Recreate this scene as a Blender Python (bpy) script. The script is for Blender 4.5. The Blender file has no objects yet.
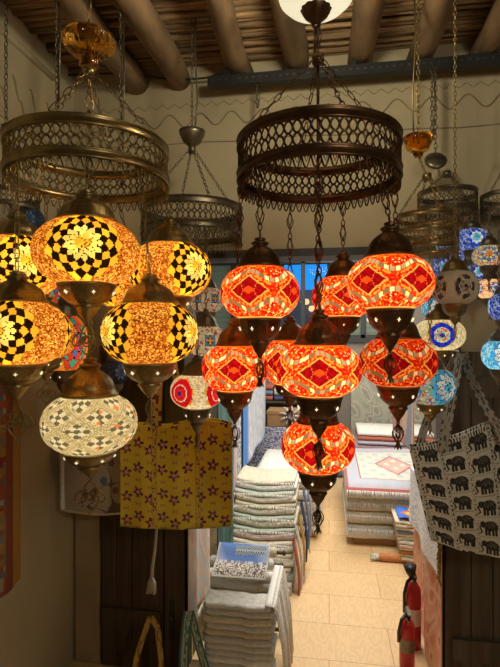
import bpy, bmesh, math, random
from mathutils import Vector, Matrix
import numpy as np
PI = math.pi
random.seed(7); rng = np.random.RandomState(11)
scene = bpy.context.scene
COL = scene.collection
# ------------------------------------------------------------------ camera, world, exposure
TH = math.radians(9.0); EYE = 1.6; F = 500.0
CX, CY = 250.0, 333.5
RV = Vector((math.cos(TH), math.sin(TH), 0)); FV = Vector((-math.sin(TH), math.cos(TH), 0))
cd = bpy.data.cameras.new('camera'); cam = bpy.data.objects.new('camera', cd); COL.objects.link(cam)
cam.location = (0, 0, EYE); cam.rotation_euler = (PI/2, 0, TH)
cd.sensor_fit = 'VERTICAL'; cd.sensor_height = 36; cd.lens = 36*F/667.0; cd.clip_start = 0.02
scene.camera = cam
scene.view_settings.view_transform = 'Standard'; scene.view_settings.look = 'None'
scene.view_settings.exposure = 0.0; scene.view_settings.gamma = 1.0
scene.view_settings.use_curve_mapping = False
w = bpy.data.worlds.new('world'); scene.world = w; w.use_nodes = True
w.node_tree.nodes['Background'].inputs[0].default_value = (1.0, 0.80, 0.52, 1)
w.node_tree.nodes['Background'].inputs[1].default_value = 0.035
def lamp_light(name, kind, loc, energy, color, size=0.1, rot=(0,0,0), sy=None):
    l = bpy.data.lights.new(name, kind); l.energy = energy; l.color = color
    if kind == 'AREA':
        l.size = size
        if sy: l.shape = 'RECTANGLE'; l.size_y = sy
    else: l.shadow_soft_size = size
    o = bpy.data.objects.new(name, l); o.location = loc; o.rotation_euler = rot; COL.objects.link(o); return o
# shop ceiling fittings (white light) and an unseen warm fill added behind the camera
lamp_light('shop_light', 'AREA', (0.15, 3.1, 2.72), 62, (1.0, 0.93, 0.82), 1.0, sy=1.0)
lamp_light('shop_light', 'AREA', (0.3, 4.9, 2.72), 55, (1.0, 0.93, 0.80), 1.0, sy=1.6)
lamp_light('room_fill', 'POINT', (0.9, -0.4, 2.1), 30, (1.0, 0.90, 0.68), 0.15)
# ------------------------------------------------------------------ projection helpers
def W(px, py, z):
    return RV*((px-CX)/F*z) + FV*z + Vector((0, 0, EYE + (CY-py)/F*z))
def WY(px, py, Y):           # point of the vertical plane Y
    a = (px-CX)/F; z = Y/(a*RV.y+FV.y); return W(px, py, z)
def WZ(px, py, h):           # point of the horizontal plane at height h
    return W(px, py, (h-EYE)*F/(CY-py))
def WX(px, py, X):
    a = (px-CX)/F; z = X/(a*RV.x+FV.x); return W(px, py, z)
# ------------------------------------------------------------------ materials
def nt(name):
    m = bpy.data.materials.new(name); m.use_nodes = True
    return m, m.node_tree.nodes, m.node_tree.links, m.node_tree.nodes['Principled BSDF']
def mat(name, c, rough=.6, metal=0, var=.25, scale=12, bump=0, c2=None, stretch=(1,1,1), emit=None, estr=0, det=4):
    m, N, L, b = nt(name)
    tc = N.new('ShaderNodeTexCoord'); mp = N.new('ShaderNodeMapping'); mp.inputs['Scale'].default_value = stretch
    L.new(tc.outputs['Object'], mp.inputs[0])
    n = N.new('ShaderNodeTexNoise'); n.inputs['Scale'].default_value = scale; n.inputs['Detail'].default_value = det
    L.new(mp.outputs[0], n.inputs['Vector'])
    r = N.new('ShaderNodeValToRGB'); r.color_ramp.elements[0].position = .3; r.color_ramp.elements[1].position = .7
    d = c2 if c2 else tuple(x*(1-var) for x in c)
    r.color_ramp.elements[0].color = (*d, 1); r.color_ramp.elements[1].color = (*c, 1)
    L.new(n.outputs['Fac'], r.inputs[0]); L.new(r.outputs[0], b.inputs['Base Color'])
    b.inputs['Roughness'].default_value = rough; b.inputs['Metallic'].default_value = metal
    if bump:
        bp = N.new('ShaderNodeBump'); bp.inputs['Strength'].default_value = bump; bp.inputs['Distance'].default_value = .01
        L.new(n.outputs['Fac'], bp.inputs['Height']); L.new(bp.outputs[0], b.inputs['Normal'])
    if emit:
        b.inputs['Emission Color'].default_value = (*emit, 1); b.inputs['Emission Strength'].default_value = estr
    return m
def attr_mat(name, rough=.85, noise=.15, nscale=200):
    m, N, L, b = nt(name)
    a = N.new('ShaderNodeAttribute'); a.attribute_name = 'col'
    tc = N.new('ShaderNodeTexCoord'); n = N.new('ShaderNodeTexNoise'); n.inputs['Scale'].default_value = nscale
    L.new(tc.outputs['Object'], n.inputs['Vector'])
    mr = N.new('ShaderNodeMapRange'); mr.inputs[3].default_value = 1-noise; mr.inputs[4].default_value = 1+noise
    L.new(n.outputs['Fac'], mr.inputs[0])
    mx = N.new('ShaderNodeVectorMath'); mx.operation = 'SCALE'
    L.new(a.outputs['Color'], mx.inputs[0]); L.new(mr.outputs[0], mx.inputs['Scale'])
    L.new(mx.outputs[0], b.inputs['Base Color']); b.inputs['Roughness'].default_value = rough
    return m
def glass_mosaic(name='mosaic_glass', fac=.22):
    m = bpy.data.materials.new(name); m.use_nodes = True
    N, L = m.node_tree.nodes, m.node_tree.links; N.clear()
    o = N.new('ShaderNodeOutputMaterial')
    a = N.new('ShaderNodeAttribute'); a.attribute_name = 'col'
    tr = N.new('ShaderNodeBsdfTranslucent'); L.new(a.outputs['Color'], tr.inputs[0])
    p = N.new('ShaderNodeBsdfPrincipled'); L.new(a.outputs['Color'], p.inputs['Base Color']); p.inputs['Roughness'].default_value = .25
    tc = N.new('ShaderNodeTexCoord'); v = N.new('ShaderNodeTexVoronoi'); v.inputs['Scale'].default_value = 26
    L.new(tc.outputs['Object'], v.inputs['Vector'])
    bp = N.new('ShaderNodeBump'); bp.inputs['Strength'].default_value = .4; bp.inputs['Distance'].default_value = .02
    L.new(v.outputs['Distance'], bp.inputs['Height']); L.new(bp.outputs[0], p.inputs['Normal'])
    mx = N.new('ShaderNodeMixShader'); mx.inputs[0].default_value = fac
    L.new(tr.outputs[0], mx.inputs[1]); L.new(p.outputs[0], mx.inputs[2]); L.new(mx.outputs[0], o.inputs[0])
    return m
M = {}
M['mosaic'] = glass_mosaic(); M['mosaic_frosted'] = glass_mosaic('frosted_mosaic_glass', .85)
M['bronze'] = mat('dark_bronze', (.17,.095,.05), .34, .9, .5, 25, .15)
M['copper'] = mat('copper_bronze', (.26,.12,.055), .33, .9, .5, 25, .12)
M['brass'] = mat('aged_brass', (.37,.275,.12), .33, .9, .45, 25, .12)
M['steel'] = mat('tarnished_steel', (.22,.19,.14), .4, .9, .4, 25, .1)
M['star'] = mat('lit_star_opening', (1,.9,.6), .5, emit=(1,.86,.55), estr=1.1)
M['star_off'] = mat('unlit_star_opening', (.5,.45,.35), .5)
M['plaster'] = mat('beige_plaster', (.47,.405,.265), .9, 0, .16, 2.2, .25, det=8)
M['plaster2'] = mat('plaster_groove_shade', (.30,.24,.15), .9, 0, .3, 6, .3)  # darker tone paints in the shade of the carved grooves
M['stripp'] = mat('pale_plaster_strip', (.40,.31,.17), .9, 0, .25, 4, .25)
M['wood_pole'] = mat('timber_pole', (.29,.185,.095), .8, 0, .75, 7, .8, stretch=(1.6,.5,1.6), det=9)
M['cane'] = mat('cane', (.46,.30,.15), .8, 0, .85, 9, .4, stretch=(.5,9,9), det=8)
M['dark_wood'] = mat('dark_wood', (.085,.05,.026), .6, 0, .5, 10, .3, stretch=(6,6,.3), det=6)
M['grey_wood'] = mat('grey_brown_wood', (.12,.09,.06), .65, 0, .5, 10, .3, stretch=(6,6,.3), det=6)
M['tray'] = mat('dark_painted_steel', (.022,.024,.027), .5, .2, .3, 20)
M['black'] = mat('black_rubber', (.015,.014,.013), .5, 0, .3, 20)
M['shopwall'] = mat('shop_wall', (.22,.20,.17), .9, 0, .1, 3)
M['frame'] = mat('dark_window_frame', (.035,.035,.04), .5, 0, .2, 9)
M['cream_fab'] = mat('cream_wool', (.56,.50,.38), .95, 0, .3, 60, .5)
M['white_fab'] = mat('white_wool', (.72,.70,.66), .95, 0, .25, 50, .5)
M['grey_fab'] = mat('grey_wool', (.42,.41,.36), .95, 0, .3, 50, .5)
M['fringe'] = mat('white_fringe', (.78,.75,.68), .95, 0, .3, 70, .3)
M['yellowf'] = mat('mustard_cloth', (.52,.32,.06), .9, 0, .5, 60, .3)
M['card'] = mat('cardboard', (.38,.22,.10), .85, 0, .15, 8)
M['red_paint'] = mat('red_enamel', (.42,.015,.015), .3, 0, .1, 5)
M['attr'] = attr_mat('woven_cloth'); M['rope'] = mat('cotton_rope', (.5,.44,.33), .95, 0, .3, 80, .4)
def amber():
    m, N, L, b = nt('amber_glass'); b.inputs['Base Color'].default_value = (1,.50,.06,1)
    b.inputs['Transmission Weight'].default_value = 1.0; b.inputs['Roughness'].default_value = .06
    b.inputs['IOR'].default_value = 1.3; return m
M['amber'] = amber()
def pane():
    m = bpy.data.materials.new('clear_pane'); m.use_nodes = True; N, L = m.node_tree.nodes, m.node_tree.links; N.clear()
    o = N.new('ShaderNodeOutputMaterial'); t = N.new('ShaderNodeBsdfTransparent'); g = N.new('ShaderNodeBsdfGlossy')
    g.inputs['Roughness'].default_value = .02; f = N.new('ShaderNodeFresnel'); f.inputs[0].default_value = 1.12
    t.inputs[0].default_value = (.95,.97,.96,1)
    x = N.new('ShaderNodeMixShader'); L.new(f.outputs[0], x.inputs[0]); L.new(t.outputs[0], x.inputs[1]); L.new(g.outputs[0], x.inputs[2])
    L.new(x.outputs[0], o.inputs[0]); return m
M['pane'] = pane()
def opal():
    m, N, L, b = nt('lit_opal_glass'); b.inputs['Base Color'].default_value = (.95,.93,.85,1)
    b.inputs['Emission Color'].default_value = (1,.95,.66,1); b.inputs['Emission Strength'].default_value = .75; b.inputs['Roughness'].default_value = .2
    return m
M['opal'] = opal()
def floor_mat():
    m, N, L, b = nt('oak_plank_tiles')
    tc = N.new('ShaderNodeTexCoord'); br = N.new('ShaderNodeTexBrick')
    br.offset = .5; br.inputs['Scale'].default_value = 1; br.inputs['Brick Width'].default_value = .62
    br.inputs['Row Height'].default_value = .31; br.inputs['Mortar Size'].default_value = .002
    br.inputs['Color1'].default_value = (.66,.45,.23,1); br.inputs['Color2'].default_value = (.74,.52,.28,1); br.inputs['Mortar'].default_value = (.36,.22,.10,1)
    L.new(tc.outputs['Object'], br.inputs['Vector'])
    mp = N.new('ShaderNodeMapping'); mp.inputs['Scale'].default_value = (5, 1.4, 1); L.new(tc.outputs['Object'], mp.inputs[0])
    n = N.new('ShaderNodeTexNoise'); n.inputs['Scale'].default_value = 2.6; n.inputs['Detail'].default_value = 2; L.new(mp.outputs[0], n.inputs['Vector'])
    s = N.new('ShaderNodeMath'); s.operation = 'MULTIPLY'; s.inputs[1].default_value = 55; L.new(n.outputs['Fac'], s.inputs[0])
    si = N.new('ShaderNodeMath'); si.operation = 'SINE'; L.new(s.outputs[0], si.inputs[0])
    mr = N.new('ShaderNodeMapRange'); mr.inputs[1].default_value = -1; mr.inputs[3].default_value = .93; mr.inputs[4].default_value = 1.04; L.new(si.outputs[0], mr.inputs[0])
    v = N.new('ShaderNodeVectorMath'); v.operation = 'SCALE'; L.new(br.outputs['Color'], v.inputs[0]); L.new(mr.outputs[0], v.inputs['Scale'])
    L.new(v.outputs[0], b.inputs['Base Color']); b.inputs['Roughness'].default_value = .45
    return m
M['floor'] = floor_mat()
# ------------------------------------------------------------------ object helpers
def tag(o, label=None, cat=None, group=None, kind=None):
    if label: o['label'] = label
    if cat: o['category'] = cat
    if group: o['group'] = group
    if kind: o['kind'] = kind
    return o
def thing(name, label, cat, loc=(0,0,0), group=None, rz=0):
    o = bpy.data.objects.new(name, None); COL.objects.link(o); o.empty_display_size = .02
    o.location = loc; o.rotation_euler = (0,0,rz); return tag(o, label, cat, group)
class MB:
    def __init__(s): s.v = []; s.f = []; s.c = None
    def add(s, v, f):
        n = len(s.v); s.v += [tuple(p) for p in v]; s.f += [tuple(i+n for i in q) for q in f]; return s
    def box(s, x0, x1, y0, y1, z0, z1):
        v = [(x,y,z) for x in (x0,x1) for y in (y0,y1) for z in (z0,z1)]
        return s.add(v, [(0,1,3,2),(4,6,7,5),(0,4,5,1),(2,3,7,6),(0,2,6,4),(1,5,7,3)])
    def lathe(s, prof, n=40, c=(0,0,0), close=False):
        v = []; f = []; m = len(prof)
        for i in range(n):
            a = 2*PI*i/n; ca, sa = math.cos(a), math.sin(a)
            v += [(c[0]+r*ca, c[1]+r*sa, c[2]+z) for r, z in prof]
        for i in range(n):
            j = (i+1) % n
            for k in range(m-1 if not close else m):
                l = (k+1) % m; f.append((i*m+k, j*m+k, j*m+l, i*m+l))
        return s.add(v, f)
    def tube(s, pts, r, n=5, closed=False):
        pts = [Vector(p) for p in pts]; m = len(pts); v = []; f = []
        up = None
        for i, p in enumerate(pts):
            if closed: t = pts[(i+1) % m]-pts[i-1]
            else: t = pts[min(i+1, m-1)]-pts[max(i-1, 0)]
            t = t.normalized() if t.length > 1e-9 else Vector((0,0,1))
            if up is None: up = Vector((0,0,1)) if abs(t.z) < .9 else Vector((1,0,0))
            a = up - t*up.dot(t)
            if a.length < 1e-4: a = t.orthogonal()
            a.normalize(); up = a; b = t.cross(a)
            rr = r[i] if isinstance(r, (list, tuple)) else r
            v += [p + a*(rr*math.cos(2*PI*k/n)) + b*(rr*math.sin(2*PI*k/n)) for k in range(n)]
        for i in range(m if closed else m-1):
            j = (i+1) % m
            for k in range(n):
                l = (k+1) % n; f.append((i*n+k, i*n+l, j*n+l, j*n+k))
        if not closed: f += [tuple(range(n))[::-1], tuple((m-1)*n+k for k in range(n))]
        return s.add(v, f)
    def mesh(s, name, m, smooth=True):
        me = bpy.data.meshes.new(name); me.from_pydata(s.v, [], s.f); me.update()
        if smooth: me.polygons.foreach_set('use_smooth', [True]*len(me.polygons))
        me.materials.append(m)
        if s.c is not None: paint(me, s.c)
        return me
    def build(s, name, m, parent=None, smooth=True, loc=None):
        return link(name, s.mesh(name, m, smooth), parent, loc)
def paint(me, fc):
    at = me.color_attributes.new('col', 'FLOAT_COLOR', 'CORNER')
    ls = np.zeros(len(me.polygons), int); me.polygons.foreach_get('loop_total', ls)
    c = np.ones((len(me.polygons), 4), np.float32); c[:, :3] = np.array(fc)[:, :3]
    at.data.foreach_set('color', np.repeat(c, ls, axis=0).ravel())
def link(name, me, parent=None, loc=None):
    o = bpy.data.objects.new(name, me); COL.objects.link(o)
    if parent: o.parent = parent
    if loc is not None: o.location = loc
    return o
def sub(o, lv=1):
    m = o.modifiers.new('s', 'SUBSURF'); m.levels = lv; m.render_levels = lv; return o
def bev(o, w=.004, seg=2):
    m = o.modifiers.new('b', 'BEVEL'); m.width = w; m.segments = seg; return o
def struct(o): o['kind'] = 'structure'; return o
def lerp(a, b, t): return tuple(x+(y-x)*t for x, y in zip(a, b))
# ------------------------------------------------------------------ room shell
YW = 2.30; TK = .14; XL = -1.24; XR = 2.6; ZC = 2.86; YB = -1.3
ox0 = WY(185, 400, YW).x; ox1 = WY(446, 400, YW).x; zl = WY(300, 249, YW).z
# floor
b = MB(); b.box(-3.2, 3.4, YB, 6.4, -.05, 0); struct(b.build('floor', M['floor'], None, False))
# outer wall with the shop opening
b = MB(); b.box(XL-.1, ox0, YW, YW+TK, 0, zl); struct(b.build('wall_back', M['plaster'], None, False))
wb = bpy.data.objects['wall_back']
b = MB(); b.box(ox1, XR, YW, YW+TK, 0, zl); b.box(XL-.1, XR, YW, YW+TK, zl, ZC+.1)
wu = b.build('wall_back_upper', M['plaster'], None, False); struct(wu); wu.name = 'wall_back_upper'
b = MB(); b.box(XL-.1, XL, YB, YW, 0, ZC+.1); struct(b.build('wall_left', M['plaster'], None, False))
b = MB(); b.box(XR, XR+.1, YB, YW, 0, ZC+.1); struct(b.build('wall_right', M['plaster'], None, False))
# carved frieze on the wall: zigzag, wave, straight line
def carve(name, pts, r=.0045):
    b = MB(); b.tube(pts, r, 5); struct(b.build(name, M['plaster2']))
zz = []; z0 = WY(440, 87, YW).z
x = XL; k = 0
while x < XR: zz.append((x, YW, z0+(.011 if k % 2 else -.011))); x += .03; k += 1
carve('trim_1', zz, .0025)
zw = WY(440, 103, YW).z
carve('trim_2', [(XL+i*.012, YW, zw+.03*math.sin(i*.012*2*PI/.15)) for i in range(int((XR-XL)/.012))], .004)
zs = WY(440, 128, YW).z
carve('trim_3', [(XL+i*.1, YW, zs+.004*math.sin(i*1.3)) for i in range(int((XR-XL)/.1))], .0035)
# side wall cornice bands and carved leaves
b = MB()
for dz, r in ((.10,.016),(.42,.012),(.47,.012)):
    b.tube([(XL, YB+.1+i*.3, ZC-dz) for i in range(int((YW-YB-.1)/.3)+1)], r, 8)
struct(b.build('trim_4', M['plaster']))
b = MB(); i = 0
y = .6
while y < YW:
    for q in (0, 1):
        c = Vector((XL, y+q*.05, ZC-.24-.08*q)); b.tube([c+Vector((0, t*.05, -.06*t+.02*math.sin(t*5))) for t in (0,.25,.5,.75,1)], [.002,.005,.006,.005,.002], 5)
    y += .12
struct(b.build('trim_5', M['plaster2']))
# cane ceiling
b = MB(); b.box(XL-.1, XR+.1, YB, YW+TK, ZC+.045, ZC+.1)
y = .2
while y < YW+.01:
    ph = random.random()*6; rr = random.uniform(.009, .019)
    b.tube([(XL+i*.32, y+.006*math.sin(ph+i*1.1), ZC+.022+.008*math.sin(ph*2+i*.7)+random.uniform(-.003,.003)) for i in range(13)], rr, 6)
    y += rr*1.75
struct(b.build('ceiling', M['cane']))
# round timber beams
beams = [(130,75,.055),(182,86,.055),(238,62,.053),(294,52,.054),(361,48,.056),(424,44,.055),(484,50,.055),(560,50,.055)]
for i, (px, py, r) in enumerate(beams):
    p = WZ(px, py, ZC-.06); b = MB(); ph = random.random()*6
    b.tube([(p.x+.012*math.sin(ph+t*1.3), YB+.2+t*.25, ZC-.052+.006*math.sin(ph*3+t)) for t in range(int((YW-YB-.2)/.25)+1)]+[(p.x, YW+.03, ZC-.052)],
           [r*(1+.06*math.sin(ph+t*.9)) for t in range(int((YW-YB-.2)/.25)+2)], 18)
    o = b.build('trim_%d' % (6+i), M['wood_pole']); struct(o)
# steel tray under the beams and the black cable
t0, t1 = WY(209, 72, YW-.1), WY(540, 43, YW-.1)
tz = ZC-.114
b = MB(); b.box(t0.x, XR-.05, YW-.13, YW-.09, tz-.045, tz-.04); b.box(t0.x, XR-.05, YW-.13, YW-.127, tz-.04, tz); b.box(t0.x, XR-.05, YW-.09, YW-.087, tz-.04, tz)
cr = thing('cable_tray', 'dark steel cable tray running under the ceiling beams', 'cable tray', (0,0,0))
b.build('channel', M['tray'], cr, False)
b = MB(); x = t0.x+.02
while x < XR-.1: b.box(x, x+.012, YW-.1315, YW-.1295, tz-.024, tz-.017); x += .03
b.build('slot_row', M['steel'], cr, False)
x = t0.x+.08
while x < XR-.1: b = MB(); b.box(x, x+.02, YW-.12, YW-.10, tz-.04, tz+.14); b.build('bracket', M['tray'], cr, False); x += .55
pts = [WY(60,75,YW-.06), WY(119,73.5,YW-.06), WY(150,77,YW-.06), WY(180,80,YW-.06), WY(205,78,YW-.06), WY(228,72,YW-.12)]
pts += [Vector((t0.x+.2+i*.12, YW-.11, tz+.002+.006*math.sin(i))) for i in range(18)]
b = MB(); b.tube(pts, .005, 6); tag(b.build('power_cable', M['black']), 'black power cable sagging from the left onto the steel tray', 'cable')
# ------------------------------------------------------------------ painting functions for the globes
def hsh(a, b=0): 
    x = math.sin(a*127.1+b*311.7+3.3)*43758.5453; return x-math.floor(x)
def chip(u, v, pal, nu=110, nv=26, seed=0):
    # crushed glass: jittered cells
    gx, gy = u*nu, v*nv; best = 9; bid = 0
    for i in (-1,0,1):
        for j in (-1,0,1):
            cx, cy = math.floor(gx)+i, math.floor(gy)+j; kx = cx % nu
            d = (cx+hsh(kx,cy+seed)-gx)**2+(cy+hsh(kx+57,cy+seed)-gy)**2
            if d < best: best = d; bid = kx*7.3+cy*1.7
    return pal[int(hsh(bid, seed+5)*len(pal)) % len(pal)]
GOLDP = [(.60,.20,.02),(.40,.11,.01),(.22,.05,.005),(.95,.42,.08),(.50,.15,.015),(.14,.03,.004),(1,.60,.18),(.45,.13,.01)]
REDP = [(.4,.004,.003),(.55,.006,.004),(1,.70,.35),(.85,.02,.004),(.6,.006,.003),(1,.06,.004),(.7,.008,.004),(1,.25,.01),(.95,.10,.005),(.75,.012,.004),(1,.42,.03),(.5,.005,.004)]
def rosette(u, v, c, asp, N, R, rings, gap=.10):
    du = (u-c[0]+.5) % 1-.5; x = du*2*PI; y = (v-c[1])*2*asp*1.05
    rho = math.hypot(x, y); t = rho/R*len(rings)/2.0; s = (math.atan2(y, x)/(2*PI))*N
    p, q = t+s, t-s; k = math.floor(p)+math.floor(q)
    if k >= len(rings)-1 or k < 0 and rho > R: return None
    fp, fq = p % 1, q % 1
    if min(fp, 1-fp, fq, 1-fq) < gap*.35: return (.05,.02,.005)
    col = rings[max(k, 0)]; h = .75+.5*hsh(math.floor(p)*3.1, math.floor(q)*1.7)
    return tuple(min(1, x*h) for x in col)
def gold_fn(u, v):
    G1, G2, DK = (1,.80,.26), (.95,.50,.04), (.012,.004,.001)
    for k in range(3):
        r = rosette(u, v, (k/3+1/6, .53),   .62, 13, .74, [G2, G1, G1, DK, G2, DK, G2, DK])
        if r: return r
    return chip(u, v, GOLDP, 230, 66)
def red_fn(u, v):
    N = 5; x = (u*N) % 1-.5; y = (v-.5); cw = math.cos(2*PI*x)
    up, lo = .27+.09*cw, -.27-.09*cw
    d = abs(x)/.38+abs(y)/.27
    if d < .30: return (1,.10,.01)
    if d < .94:
        if abs((abs(x)-.1)*2-abs(y)) < .012: return (.9,.2,.05)
        return (.40,.002,.008) if hsh(math.floor(x*16), math.floor(y*20)) < .6 else (.28,.001,.007)
    if d < 1.06: return (1,.5,.12)
    for c, s in ((up, 1), (lo, 2)):
        e = y-c
        if abs(e) < .050:
            tx = (u*N*10) % 1
            if tx < .16 or abs(e) > .042: return (.8,.07,.01)
            h = hsh(math.floor(u*N*10), s)
            return (1,.90,.65) if h > .66 else ((.22,.20,.13) if h > .33 else (.45,.40,.28))
    e = min(abs(y-up+.085), abs(y-lo-.085))
    if e < .022: return (1,.38,.05) if hsh(math.floor(u*140)) > .35 else (.8,.05,.008)
    if lo < y < up:
        return chip(u, v, [(.85,.03,.006),(1,.16,.01),(.55,.008,.004),(.7,.01,.005),(1,.5,.12),(.8,.02,.005),(.6,.01,.004)], 140, 36, 3)
    if abs(y) > .47: return (1,.5,.15) if y < 0 else (.8,.12,.02)
    return chip(u, v, REDP, 150, 38)
def white_fn(u, v):
    N = 7; a = u*N; b_ = (v-.5)*2.3
    p, q = a+b_, a-b_; fp, fq = p % 1, q % 1
    e = min(fp, 1-fp, fq, 1-fq)
    if .035 < e < .06 or .10 < e < .115: return (1,.93,.6)
    if e < .13: return (.62,.52,.27)
    if e < .19: return chip(u, v, [(.9,.8,.5),(.55,.46,.24),(1,.9,.6)], 150, 40)
    i, j = int((fp-.19)/.62*3), int((fq-.19)/.62*3)
    if hsh(math.floor(p)*3+i, math.floor(q)*5+j) > .95: return (1,.35,.12)
    return (1,.96,.74) if (i+j) % 2 else (.22,.19,.11)
def multi(base, rings, n, N, R, dots=None, cv=.52, nu=70, off=0):
    def fn(u, v):
        for k in range(n):
            r = rosette(u, v, ((k+off)/n, cv), .62, N, R, rings)
            if r: return r
        return chip(u, v, base, nu, 20)
    return fn
def circ(base, n, R, fill, rim, dotc, cv=.5):
    def fn(u, v):
        for k in range(n):
            du = (u-k/n+.5) % 1-.5; x = du*2*PI; y = (v-cv)*1.25; rho = math.hypot(x, y)/R
            an = int((math.atan2(y, x)/(2*PI)+.5)*14)
            if rho < .18: return dotc
            if rho < .55: return chip(u, v, fill, 80, 22, 2)
            if rho < .62: return (.9,.85,.7)
            if rho < 1: return rim[an % len(rim)]
            if rho < 1.12 and an % 2: return (.9,.5,.05)
        return chip(u, v, base, 120, 30)
    return fn
CREAM = [(1,.93,.66),(.75,.66,.42),(1,.97,.8),(.6,.52,.3),(.95,.85,.55)]
BLUEP = [(.02,.12,.8),(.05,.3,1),(.3,.65,1),(.7,.85,1),(.01,.05,.5)]
CONF = [(.95,.9,.8),(.9,.1,.05),(.1,.3,.9),(.95,.6,.1),(.2,.7,.4),(.8,.75,.65),(.6,.55,.5)]
FN = {
 'gold': gold_fn, 'red': red_fn, 'white': white_fn,
 'poppy': circ(CREAM, 4, .52, [(.75,.01,.02),(.85,.03,.03)], [(.75,.01,.02)], (.02,.05,.6)),
 'cyan': multi(CONF, [(.1,.6,1),(1,1,.95),(.8,.95,1),(.08,.45,.85),(.2,.7,.9),(.05,.35,.8)], 3, 9, .8),
 'blue': multi([(.06,.12,.5),(.25,.35,.7),(.5,.6,.85),(.03,.06,.35)], [(.1,.65,1),(.5,.9,1),(.85,.95,1),(.02,.08,.9),(.01,.04,.7)], 4, 8, .55),
 'sea': multi([(.1,.55,.8),(.3,.8,.95),(.6,.9,1),(.05,.35,.7)], [(.1,.55,.95),(1,1,1),(.9,1,1),(.05,.4,.85),(.2,.7,1)], 3, 9, .75, nu=90),
 'confetti': multi(CONF, [(.9,.3,.1),(.9,.85,.7),(.1,.3,.9),(.9,.9,.8)], 4, 8, .5, off=.5),
 'peach': multi([(1,.55,.35),(1,.8,.55),(.9,.2,.1),(1,.9,.75)], [(.05,.15,.8),(.9,.9,1),(.1,.2,.9),(1,.9,.8)], 5, 6, .42),
 'bluecircle': circ(CREAM+[(.5,.7,.4),(.95,.6,.4)], 3, .50, CONF, [(.01,.03,.7),(.02,.06,.9)], (.02,.04,.6)),
 'frost': circ([(.85,.78,.62),(.80,.73,.58)], 5, .44, [(.60,.50,.36),(.26,.12,.07),(.6,.55,.42)], [(.1,.05,.03),(.08,.12,.24),(.7,.65,.5)], (.12,.04,.03)),
 'carnival': multi([(1,.45,.05),(.95,.55,.1),(.9,.35,.05)], [(.9,.05,.03),(.1,.25,.9),(.85,.08,.05),(.15,.6,.6),(.9,.1,.05),(.1,.5,.6)], 4, 6, .75),
 'bow': multi([(.75,.72,.62),(.6,.08,.08),(.85,.82,.75),(.7,.68,.6)], [(.9,.4,.1),(.1,.3,.7),(.8,.78,.7),(.6,.05,.08)], 6, 4, .42),
 'navy': multi([(.03,.05,.13),(.05,.09,.2),(.02,.04,.1)], [(.05,.15,.45),(.15,.3,.6),(.03,.06,.2),(.08,.15,.35)], 3, 8, .6),
}
_globes = {}
def globe_mesh(kind, big):
    key = (kind, big)
    if key in _globes: return _globes[key]
    nu, nv = (240, 76) if big else (130, 44)
    r0, r1 = .54, .50; e = 2.25
    b = MB(); prof = []
    # flattened globe, open at both ends where the metal sits
    ph0, ph1 = -math.acos(r1**(e/2)), math.acos(r0**(e/2))
    for j in range(nv+1):
        ph = ph0+(ph1-ph0)*j/nv; r = math.cos(ph)**(2/e); z = math.copysign(abs(math.sin(ph))**(2/e), ph); prof.append((r, z))
    zm, zp = prof[0][1], prof[-1][1]; s = 2/(zp-zm)
    prof = [(r, -1+(z-zm)*s) for r, z in prof]     # unit half height, scaled per lamp
    b.lathe(prof, nu)
    fn = FN[kind]; col = []
    for i in range(nu):
        for j in range(nv):
            v = .5+.5*(prof[j][1]+prof[j+1][1])/2
            col.append(fn((i+.5)/nu, v))
    b.c = col
    _globes[key] = b.mesh('globe_'+kind, M['mosaic_frosted' if kind in ('frost','navy') else 'mosaic']); return _globes[key]
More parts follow.
